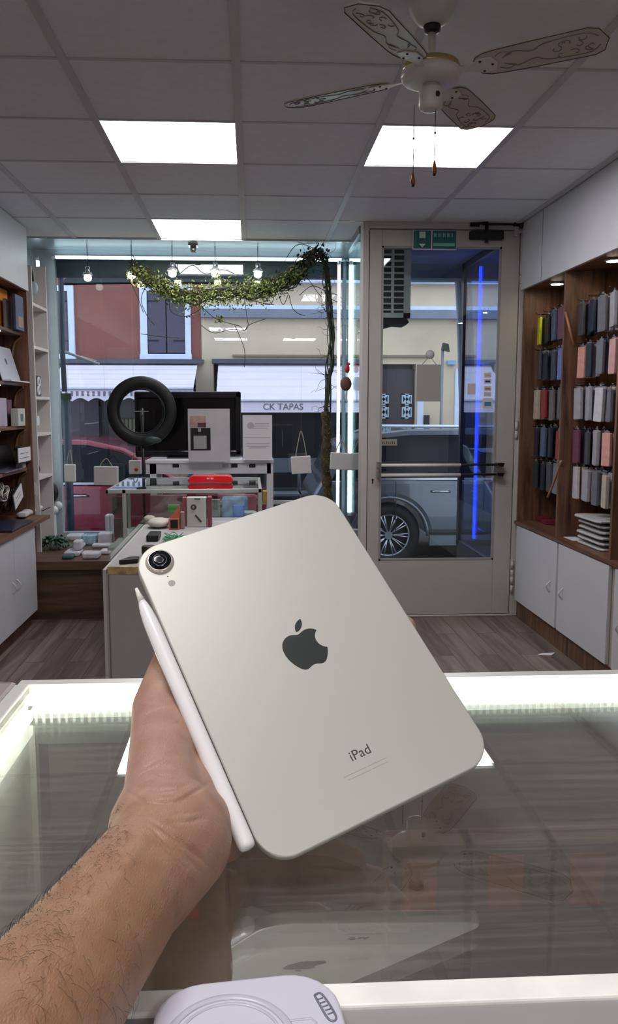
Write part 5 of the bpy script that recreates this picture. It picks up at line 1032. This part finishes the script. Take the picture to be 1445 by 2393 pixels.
# ================================================================== COUNTER
G = CZ - .2315                     # top of the counter glass
def counter():
    yb, yf, xl, xr = .672, .302, -.192, .62
    t = thing('glass_counter', (.2, .48, 0), 'glass topped showcase counter with white lit frame under the held tablet', 'counter')
    obj('glass_top', MB().box((xl + .004, yf, G - .006), (xr, yb, G)), glass('counter_glass', (242, 243, 241), .30, 1, .09), t)
    obj('rear_rail', MB().box((xl - .006, yb, G - .022), (xr, yb + .012, G + .0015)), mat('rail_white', (206, 206, 198), .35, .1), t, bevel=.001)
    obj('left_rail', MB().box((xl - .008, yf - .02, G - .022), (xl + .004, yb, G + .0015)), mat('rail_white', (206, 206, 198), .35, .1), t, bevel=.001)
    fp = mat('lip_white', (246, 246, 236), .35, vary=.08, scale=30)
    obj('front_rail', MB().box((xl - .008, .289, G - .03), (xr, yf, G + .0015)), fp, t, bevel=.001)
    cm = mat('front_panel_grey', (150, 148, 144), .5, vary=.03)
    obj('worktop', MB().box((xl - .008, .16, G - .03), (xr, .289, G - .0005)), cm, t)
    st = obj('led_strip', MB().box((xl + .008, yb - .012, G - .012), (xr, yb - .004, G - .004)), emit('case_led', (255, 251, 240), CASE_E), t)
    obj('led_strip', MB().box((xl + .008, yf + .01, G - .018), (xl + .014, yb - .03, G - .010)), MC['case_led'], t)
    ld = MB()
    for i in range(130): x = xl + .012 + i * .0062; ld.box((x, yb - .0165, G - .026), (x + .0022, yb - .0145, G - .0125))
    obj('led_reflection_dots', ld, mat('reflection_dot_white', (224, 226, 218), .4), t)  # bars stand in for the dotted reflection of the led strip
    obj('added_gleam_band', MB().box((xl + .004, yb - .012, G - .046), (xr, yb - .010, G - .013)), mat('gleam_band_grey', (112, 116, 110), .3, vary=.2, stretch=(3, 1, 200), scale=3), t)  # opaque strip added on the far panel to catch the led gleam
    obj('side_glass', MB().box((xl + .0, yf, .05), (xl + .006, yb, G - .008)), mat('frosted_glass', (236, 240, 230), .3, vary=.03), t)
    obj('side_post', MB().box((xl + .006, yb - .014, .05), (xl + .011, yb - .004, G - .03)), mat('post_cream', (204, 206, 194), .4), t)
    obj('far_panel', MB().box((xl + .02, yb - .008, .05), (xr, yb - .004, G - .022)), glass('smoked_glass', (226, 212, 198), .05, 1.0, .30), t)
    obj('shelf', MB().box((xl + .02, yf + .01, G - .36), (xr, yb - .03, G - .35)), mat('case_floor', (96, 88, 82), .5, vary=.12, stretch=(2, 14, 1), scale=6), t)
    obj('base', MB().box((xl, yf - .01, 0), (xr, yb, .05)), cm, t)
    obj('right_side', MB().box((xr, yf, 0), (xr + .01, yb, G)), cm, t)
    obj('staff_panel', MB().box((xl + .02, yf - .0, .05), (xr, yf + .008, G - .03)), cm, t)
    t = thing('side_counter', (-.5, .5, 0), 'plain taupe counter adjoining the glass showcase at the far left edge', 'counter')
    obj('worktop', MB().box((-.9, .2, G - .03), (xl - .009, yb + .014, G + .0)), mat('worktop_taupe', (150, 142, 134), .45, vary=.04), t, bevel=.004)
    obj('body', MB().box((-.88, .2, 0), (xl - .02, yb, G - .031)), cm, t)
    # phone boxes standing inside the showcase
    obj('glass_shelf', MB().box((xl + .02, yf + .02, G - .276), (xr, yb - .03, G - .270)), glass('shelf_glass', (215, 235, 230), .05, 1), bpy.data.objects['glass_counter'])
    for i, (u, lab) in enumerate(((445, 'dark brown phone box with orange picture inside the showcase, leftmost, beside the forearm'), (985, 'dark brown phone box with orange picture inside the showcase below the tablet'), (1180, 'dark brown phone box with orange picture inside the showcase right of the tablet corner'), (1365, 'dark brown phone box with orange picture inside the showcase, second from the right'), (1540, 'dark brown phone box with orange picture inside the showcase, rightmost'))):
        x = PY(u, 1950, .63).x
        if i == 0:
            p = obj('phone_box', MB().box((-.032, -.014, 0), (.032, .014, .155)), mat('box_cocoa', (118, 98, 86), .5, vary=.1), None, lab, 'box', 'phone boxes standing inside the showcase', bevel=.003)
            q = obj('orange_picture', MB().box((-.022, -.0152, .10), (.006, -.0141, .145)), mat('print_orange', (176, 96, 62), .5, vary=.3, scale=40), p); q.location = (-.006, -.0146, .10); p0 = p
        else: p = copy_tree(p0); p['label'] = lab
        p.location = (x, .62, G - .2698)
counter()
def ring_case():
    z = G + .0025
    a, b = PZ(338, 2300, z), PZ(775, 2283, z)
    yt = .298; x0, x1, L, r = -.0395, .0305, .145, .019
    t = thing('ring_phone_case', ((x0 + x1) / 2, .25, z), 'white rounded phone case with embossed circle lying on the near edge of the counter', 'phone case')
    def rr(i, zz):
        o = []
        for sx, sy in ((1, 1), (-1, 1), (-1, -1), (1, -1)):
            cx = (x1 - r if sx > 0 else x0 + r); cy = (yt - r if sy > 0 else yt - L + r)
            for k in range(7): q = math.atan2(sy, sx) - PI / 4 + k / 6 * PI / 2; o.append((cx + (r - i) * math.cos(q), cy + (r - i) * math.sin(q), zz))
        return o
    rot = Matrix.Translation((0, .298, 0)) @ Matrix.Rotation(.10, 4, 'Z') @ Matrix.Translation((0, -.298, 0))
    obj('case_shell', MB().prism(rr(0, z), (0, 0, .006)).xf(rot), mat('case_lilac', (204, 204, 214), .35, vary=.01), t, bevel=.0018, seg=3)
    obj('rim', MB().tube([Vector(p) for p in rr(.0004, z + .0015)] + [Vector(rr(.0004, z + .0015)[0])], .0010, 6).xf(rot), mat('rim_grey', (128, 128, 136), .3), t)
    c = Vector((-.0125, .2655, z + .006)); m2 = mat('emboss_lilac', (190, 190, 200), .3, vary=.01)
    obj('embossed_ring', MB().torus(c, .0225, .0016, (0, 0, 1), 64, 8, .45).torus(c, .0190, .0007, (0, 0, 1), 64, 8, .7).xf(rot), m2, t)
    obj('embossed_pill', MB().tube(smooth_path([(.0215, .284, z + .006), (.0245, .284, z + .006), (.0275, .272, z + .006), (.0245, .271, z + .006), (.0215, .284, z + .006)], 5), .0005, 6).xf(rot), mat('emboss_line', (120, 120, 132), .4), t)
    mb = MB()
    for i in range(5): y = .2815 - i * .002; x = .0232 + i * .0006; mb.tube([(x - .001, y, z + .0061), (x + .0012, y + .0006, z + .0061)], .0003, 5)
    obj('worn_lettering', mb.xf(rot), MC['emboss_line'], t)
    obj('embossed_frame', MB().tube([(.0075, .262, z + .006), (.0075, .2705, z + .006), (.009, .2725, z + .006), (.018, .2725, z + .006), (.0195, .2705, z + .006), (.0195, .262, z + .006)], .0005, 6).xf(rot), m2, t)
ring_case()
p = PZ(1275, 1530, .0); obj('paper_scrap', MB().prism([(p.x - .05, p.y - .01, .001), (p.x + .03, p.y - .02, .001), (p.x + .07, p.y + .03, .001), (p.x - .02, p.y + .02, .001)], (0, 0, .002)), paper, None, 'small torn scrap of white paper on the wooden floor by the right cupboards', 'paper')
# ================================================================== TABLET AND STYLUS
RV = Vector((-.61774104, -.25296167, -.40506301)); TV = Vector((-.09806479, .02856825, .48615605))
TM3 = Matrix.Rotation(RV.length, 3, RV.normalized())
TM = (RT @ TM3).to_4x4(); TM.translation = RT @ TV + Vector((0, 0, CZ))
def tablet():
    Wt, Ht, Dt, r = .1348, .1954, .0063, .0165
    t = thing('tablet', TM @ Vector((Wt / 2, Ht, Dt / 2)), 'pale champagne tablet held tilted by the hand above the counter, its back facing us', 'tablet')
    def outline(i, z):
        o = []
        for sx, sy in ((1, 1), (-1, 1), (-1, -1), (1, -1)):
            cx = Wt - r if sx > 0 else r; cy = Ht - r if sy > 0 else r
            for k in range(13): q = math.atan2(sy, sx) - PI / 4 + k / 12 * PI / 2; o.append((cx + (r - i) * math.cos(q), cy + (r - i) * math.sin(q), z))
        return o
    mb = MB(); rings = [(.0009, 0), (.0004, .00012), (.0001, .0005), (0, .0010), (0, Dt - .001), (.0004, Dt - .0003), (.001, Dt)]
    V = []; n = 52
    for i, z in rings: V += outline(i, z)
    Fs = [(k * n + j, k * n + (j + 1) % n, (k + 1) * n + (j + 1) % n, (k + 1) * n + j) for k in range(len(rings) - 1) for j in range(n)]
    mb.add(V, Fs, True); mb.f += [tuple(range(n - 1, -1, -1)), tuple(range((len(rings) - 1) * n, len(rings) * n))]; mb.sm += [False, False]
    obj('body', mb.xf(TM), mat('starlight_aluminium', (184, 183, 172), .42, .25, vary=.006, bump=.03, bscale=1500), t)
    obj('screen', MB().prism(outline(.004, Dt), (0, 0, .0002)).xf(TM), mat('screen_glass', (10, 10, 12), .05), t)
    # rear camera
    c = Vector((.0138, .0128, 0)); ring = mat('camera_ring', (214, 208, 194), .25, .6); blk = mat('camera_glass', (12, 13, 16), .06)
    cam_ = obj('camera_bump', MB().lathe([(.0086, 0), (.0084, -.0004), (.0078, -.0007), (.0076, -.0019), (.0072, -.0023), (.0066, -.0023)], c, n=40).xf(TM), ring, t)
    obj('lens_glass', MB().lathe([(.0067, -.0022), (.0067, -.00245), (.002, -.00255)], c, n=40).xf(TM), blk, cam_)
    obj('lens_iris', MB().torus(c + Vector((0, 0, -.0025)), .0022, .0004, (0, 0, 1), 24, 6, .3).torus(c + Vector((0, 0, -.0025)), .0040, .0003, (0, 0, 1), 28, 6, .3).xf(TM), mat('iris_blue', (20, 25, 34), .2), cam_)
    obj('microphone_hole', MB().cyl((.0145, .0240, -.00006), (.0145, .0240, .0002), .00045, n=12).xf(TM), black, t)
    obj('flash', MB().cyl((.0150, .0292, -.0001), (.0150, .0292, .0002), .0021, n=28).xf(TM), mat('flash_grey', (140, 136, 128), .35, vary=.12, scale=900), t)
    # fruit emblem
    def path(s0, segs):
        p = Vector((s0[0], s0[1], 0)); out = [p]
        for g in segs:
            a, b, d = [p + Vector((g[i], g[i + 1], 0)) for i in (0, 2, 4)]
            out += [p * (1 - k / 7) ** 3 + a * 3 * (k / 7) * (1 - k / 7) ** 2 + b * 3 * (k / 7) ** 2 * (1 - k / 7) + d * (k / 7) ** 3 for k in range(1, 8)]; p = d
        return out[:-1] if (out[-1] - out[0]).length < .05 else out
    body = path((12.152, 6.896), [(-.948, 0, -2.415, -1.078, -3.96, -1.04), (-2.04, .027, -3.91, 1.183, -4.961, 3.014), (-2.117, 3.675, -.546, 9.103, 1.519, 12.09), (1.013, 1.454, 2.208, 3.09, 3.792, 3.039),
        (1.52, -.065, 2.09, -.987, 3.935, -.987), (1.831, 0, 2.35, .987, 3.96, .948), (1.637, -.026, 2.676, -1.48, 3.676, -2.948), (1.156, -1.688, 1.636, -3.325, 1.662, -3.415), (-.039, -.013, -3.182, -1.221, -3.22, -4.857),
        (-.026, -3.04, 2.48, -4.494, 2.597, -4.559), (-1.429, -2.09, -3.623, -2.324, -4.39, -2.376), (-2, -.156, -3.675, 1.09, -4.61, 1.09)])
    leaf = path((15.53, 3.83), [(.843, -1.012, 1.4, -2.427, 1.245, -3.83), (-1.207, .052, -2.662, .805, -3.532, 1.818), (-.78, .896, -1.454, 2.338, -1.273, 3.714), (1.338, .104, 2.715, -.688, 3.559, -1.701)])
    k = LOGO_K; f_ = lambda P: [(.0684 + (p.x - 11.9) * k, LOGO_Y + (p.y - 12) * k, -.00008) for p in P]
    em = mat('emblem_grey', (78, 82, 80), .28, .75, vary=.03)
    obj('emblem', MB().prism(f_(body), (0, 0, .0002)).prism(f_(leaf), (0, 0, .0002)).xf(TM), em, t)
    ink = mat('tablet_ink', (52, 52, 50), .5)
    Mx = TM @ Matrix.Translation((.0680, .1638, -.00005)) @ Matrix.Rotation(PI, 4, 'X')
    text('lettering', 'iPad', .0075, Mx, ink, t, ext=.00005)
    fn = MB()
    for y, x0, x1, g in ((.1716, .0540, .0800, .0672), (.1738, .0556, .0790, .0690)):
        fn.box((x0, y, -.00008), (g, y + .0002, 0)); fn.box((g + .0008, y, -.00008), (x1, y + .0002, 0))
    obj('fine_print', fn.xf(TM), mat('faint_ink', (140, 136, 128), .5), t)
    # stylus on the long edge
    pr = .00445
    t = thing('stylus_pen', TM @ Vector((-.0045, .1905, Dt / 2)), 'glossy white stylus with conical tip clinging to the left edge of the tablet', 'stylus')
    wm = mat('stylus_white', (232, 231, 228), .22, vary=.005); y0 = PEN_Y
    prof = [(.0022, .0162), (.0029, .0190), (.0036, .0230), (.0041, .0280), (.00438, .034), (pr, .040), (pr, .1610), (.00435, .1635), (.0040, .1650), (.0032, .1658), (.0015, .1662)]
    o_ = Vector((-.0046, y0, Dt / 2))
    obj('barrel', MB().lathe(prof, o_, (0, 1, 0), 36).xf(TM), wm, t)
    obj('tip', MB().lathe([(.0004, .0062), (.0009, .0066), (.0021, .0159)], o_, (0, 1, 0), 28).xf(TM), mat('tip_white', (226, 223, 214), .35, vary=.005), t)
    obj('tip_seam', MB().lathe([(.00205, .0158), (.00225, .0160), (.00205, .0163)], o_, (0, 1, 0), 28).xf(TM), mat('seam_grey', (150, 148, 140), .4), t)
LOGO_K, LOGO_Y, PEN_Y = .00126, .0950, .0165
tablet()
# ================================================================== HAND AND FOREARM
def hand():
    rnd = random.Random(4)
    B = bmesh.new()
    def blob(pts):                                   # chain of (u,v,depth,r)
        P = [(PD(u, v, d), r) for u, v, d, r in pts]; mb = MB(); Q = []
        for (a, ra), (b, rb) in zip(P, P[1:]):
            n = max(2, int((b - a).length / (min(ra, rb) * .22)))
            for k in range(n): s = k / n; Q.append((a.lerp(b, s), ra + (rb - ra) * s))
        Q.append(P[-1])
        for c, r in Q: mb.ball(c, r, 20)
        return mb
    chains = [
        [(-360, 2900, .19, .034), (-60, 2560, .232, .030), (100, 2358, .268, .0268), (180, 2248, .295, .0256), (297, 2090, .338, .0247), (356, 2025, .358, .0257), (406, 1961, .378, .0275)],
        [(372, 1935, .382, .024), (385, 1870, .398, .0210), (376, 1810, .41, .0178), (383, 1735, .434, .0183), (378, 1655, .458, .0168), (398, 1590, .470, .0150), (400, 1545, .482, .0112), (470, 1450, .500, .0102), (520, 1385, .512, .0088)],
        [(415, 1955, .386, .0255), (435, 1925, .396, .0205), (517, 1945, .423, .0156)],
        [(420, 1895, .402, .0205), (416, 1820, .426, .0185), (430, 1740, .455, .018), (520, 1700, .475, .018)],
        [(470, 1925, .418, .0165), (485, 1890, .430, .0160), (540, 1840, .447, .0165), (620, 1760, .466, .017)],
        [(430, 1760, .455, .018), (560, 1700, .475, .017), (640, 1700, .48, .015)],
        [(640, 1760, .468, .0135), (700, 1800, .468, .0095), (770, 1790, .47, .0085), (830, 1760, .472, .0078)],
        [(620, 1700, .482, .013), (720, 1660, .49, .0100), (820, 1620, .497, .0090), (890, 1590, .50, .0080)],
        [(600, 1640, .492, .013), (710, 1570, .503, .0102), (830, 1510, .515, .0092), (915, 1474, .520, .0085), (946, 1466, .514, .0076)],
        [(560, 1620, .494, .013), (640, 1520, .507, .0100), (720, 1430, .520, .0090), (770, 1370, .528, .0080)]]
    allmb = MB()
    for c in chains: m = blob(c); allmb.add(m.v, m.f, True)
    me = bpy.data.meshes.new('hand_raw'); me.from_pydata(allmb.v, [], allmb.f); me.update()
    o = bpy.data.objects.new('hand_raw', me); COL.objects.link(o)
    r = o.modifiers.new('r', 'REMESH'); r.mode = 'VOXEL'; r.voxel_size = .0009; r.use_smooth_shade = True
    s = o.modifiers.new('s', 'SMOOTH'); s.factor = .5; s.iterations = 40
    dg = bpy.context.evaluated_depsgraph_get(); dg.update()
    m2 = bpy.data.meshes.new_from_object(o.evaluated_get(dg)); bpy.data.objects.remove(o)
    from mathutils.bvhtree import BVHTree
    V = [v.co.copy() for v in m2.vertices]; Fc = [tuple(p.vertices) for p in m2.polygons]
    bvh = BVHTree.FromPolygons(V, Fc); eye = Vector((0, 0, CZ))
    N = [v.normal.copy() for v in m2.vertices]
    def hit(u, v):
        d = ray(u, v).normalized(); return bvh.ray_cast(eye, d)
    # skin creases pressed into the surface
    creases = [([(318, 1700), (350, 1690), (390, 1694)], .0002, .0010), ([(330, 1795), (372, 1812), (420, 1808)], .0003, .0009), ([(340, 1850), (385, 1856), (430, 1842)], .0005, .0009), ([(352, 1935), (400, 1972), (446, 2010), (480, 2045)], .0006, .0010), ([(392, 1935), (440, 1972), (486, 2016)], .0006, .0009), ([(366, 1960), (410, 2004), (452, 2046)], .0004, .0009), ([(296, 1848), (330, 1868), (375, 1874), (420, 1868), (455, 1850), (490, 1828)], .0011, .0011), ([(305, 1832), (350, 1846), (410, 1842), (450, 1826)], .0005, .0009), ([(312, 1822), (345, 1800), (380, 1788), (415, 1778)], .0005, .0009),
        ([(325, 1805), (360, 1780), (405, 1765)], .0003, .0008), ([(320, 1830), (350, 1822), (400, 1812)], .0004, .0008), ([(345, 1915), (385, 1935), (425, 1962), (470, 2000), (515, 2040)], .0013, .0013), ([(330, 1915), (370, 1950), (410, 1990), (440, 2015)], .0005, .0010),
        ([(375, 1920), (430, 1920), (480, 1912)], .0006, .0011), ([(365, 1905), (420, 1900), (470, 1896)], .0004, .0009), ([(380, 1700), (420, 1690), (450, 1720)], .0003, .0009), ([(320, 1690), (350, 1665), (395, 1652)], .0003, .0009),
        ([(310, 1655), (345, 1650), (385, 1668)], .0002, .0008), ([(400, 2010), (450, 2060), (480, 2080)], .0003, .0010), ([(385, 1960), (450, 2020), (490, 2050)], .0004, .0010)]
    segs = []
    for pl, dep, wd in creases:
        pts = smooth_path([Vector((u, v, 0)) for u, v in pl], 5); H = [hit(p.x, p.y)[0] for p in pts]; H = [h for h in H if h]
        n = len(H)
        for i in range(n - 1): tap = min(1, 2.5 * min(i + .5, n - 1 - i) / n + .1); segs.append((H[i], H[i + 1], dep * tap * 1.6, wd * 1.0))
    # tendons and bulges of the wrist (positive = outwards)
    for pl, dep, wd in [([(330, 1960), (300, 2020), (240, 2110)], -.0012, .0040)]:
        H = [hit(u, v)[0] for u, v in pl]; H = [h for h in H if h]
        for i in range(len(H) - 1): segs.append((H[i], H[i + 1], dep, wd))
    from mathutils.kdtree import KDTree
    kd = KDTree(len(V)); [kd.insert(v, i) for i, v in enumerate(V)]; kd.balance()
    disp = {}
    for a, b, dep, wd in segs:
        ab = b - a; L2 = max(ab.length_squared, 1e-12)
        for co_, i, dist in kd.find_range((a + b) / 2, ab.length / 2 + wd * 2.6):
            tt = max(0, min(1, (co_ - a).dot(ab) / L2)); d = (co_ - (a + ab * tt)).length; w = dep * math.exp(-(d / wd) ** 2)
            if abs(w) > abs(disp.get(i, 0)): disp[i] = w
    for i, w in disp.items(): V[i] = V[i] - N[i] * w
    mb = MB(); mb.add(V, Fc, True)
    # skin material
    m = bpy.data.materials.new('skin'); m.use_nodes = True; nt = m.node_tree; L = nt.links; b = nt.nodes['Principled BSDF']
    b.inputs['Roughness'].default_value = .48; b.inputs['Subsurface Weight'].default_value = .05; b.inputs['Subsurface Radius'].default_value = (1, .35, .2); b.inputs['Subsurface Scale'].default_value = .004
    g = nt.nodes.new('ShaderNodeNewGeometry'); pa, pb = PD(250, 2150, .32), PD(420, 1800, .42); ax = (pb - pa)
    vm = nt.nodes.new('ShaderNodeVectorMath'); vm.operation = 'SUBTRACT'; L.new(g.outputs['Position'], vm.inputs[0]); vm.inputs[1].default_value = pa
    dt = nt.nodes.new('ShaderNodeVectorMath'); dt.operation = 'DOT_PRODUCT'; L.new(vm.outputs[0], dt.inputs[0]); dt.inputs[1].default_value = ax / ax.length_squared
    n1 = nt.nodes.new('ShaderNodeTexNoise'); n1.inputs['Scale'].default_value = 45; n1.inputs['Detail'].default_value = 5; L.new(g.outputs['Position'], n1.inputs['Vector'])
    ad = nt.nodes.new('ShaderNodeMath'); ad.operation = 'MULTIPLY_ADD'; L.new(n1.outputs['Fac'], ad.inputs[0]); ad.inputs[1].default_value = .5; L.new(dt.outputs['Value'], ad.inputs[2])
    r = nt.nodes.new('ShaderNodeValToRGB'); e = r.color_ramp.elements; e[0].position = .15; e[0].color = rgb((158, 120, 90)); e[1].position = .95; e[1].color = rgb((172, 136, 118)); L.new(ad.outputs[0], r.inputs[0])
    n3 = nt.nodes.new('ShaderNodeTexNoise'); n3.inputs['Scale'].default_value = 110; n3.inputs['Detail'].default_value = 4; L.new(g.outputs['Position'], n3.inputs['Vector'])
    r3 = nt.nodes.new('ShaderNodeValToRGB'); r3.color_ramp.elements[0].position = .35; r3.color_ramp.elements[0].color = (.86, .76, .72, 1); r3.color_ramp.elements[1].position = .65; r3.color_ramp.elements[1].color = (1, 1, 1, 1); L.new(n3.outputs['Fac'], r3.inputs[0])
    mx = nt.nodes.new('ShaderNodeMixRGB'); mx.blend_type = 'MULTIPLY'; mx.inputs[0].default_value = .8; L.new(r.outputs[0], mx.inputs[1]); L.new(r3.outputs[0], mx.inputs[2]); L.new(mx.outputs[0], b.inputs['Base Color'])
    vo = nt.nodes.new('ShaderNodeTexVoronoi'); vo.feature = 'DISTANCE_TO_EDGE'; vo.inputs['Scale'].default_value = 900; mpv = nt.nodes.new('ShaderNodeMapping'); mpv.inputs['Scale'].default_value = (1, .5, 1); L.new(g.outputs['Position'], mpv.inputs[0]); L.new(mpv.outputs[0], vo.inputs['Vector'])
    bp = nt.nodes.new('ShaderNodeBump'); bp.inputs['Strength'].default_value = .5; bp.inputs['Distance'].default_value = .0006; L.new(vo.outputs['Distance'], bp.inputs['Height']); L.new(bp.outputs[0], b.inputs['Normal'])
    t = obj('person', mb, m, None, 'bare left hand and hairy forearm reaching in from the lower left, holding the tablet', 'person')
    # hairs on the thumb side of the forearm
    hb = MB()
    def hair(u, v, L_, ang):
        h = hit(u, v)
        if not h[0]: return
        p, nn = h[0], h[1]; q = hit(u + math.cos(ang) * 12, v + math.sin(ang) * 12)[0]
        d = ((q - p).normalized() if q else Vector((.5, .3, .6))); P = [p - nn * .0004]
        cur = rnd.gauss(0, .25); side = d.cross(nn)
        for k in range(1, 6): s = k / 5; P.append(p + d * L_ * s + nn * L_ * .22 * math.sin(s * 2.2) + side * cur * L_ * s * s)
        hb.tube(P, [.00005, .00005, .00005, .00004, .00003, .00002], 4, False)
    for k in range(250):
        s = rnd.random(); a = (-20 + 290 * s, 2215 - 300 * s); off = abs(rnd.gauss(0, 1)) * (75 - 45 * s); u = a[0] + off * .77 + 4; v = a[1] + off * .64 + 4
        hair(u, v, rnd.uniform(.004, .009), math.radians(rnd.gauss(95, 28)))
    for k in range(90): hair(rnd.uniform(30, 330), rnd.uniform(2150, 2380), rnd.uniform(.004, .010), math.radians(rnd.gauss(110, 30)))
    for k in range(110):                              # hairs standing off the upper outline
        s = rnd.random(); u, v = -10 + 300 * s, 2200 - 320 * s
        for q in range(0, 60, 3):
            if hit(u + q * .7, v + q * .7)[0]: hair(u + q * .7 + 1, v + q * .7 + 1, rnd.uniform(.003, .007), math.radians(rnd.gauss(215, 40))); break
    obj('arm_hair', hb, mat('hair_dark', (48, 36, 30), .6), t, kind='stuff')
hand()
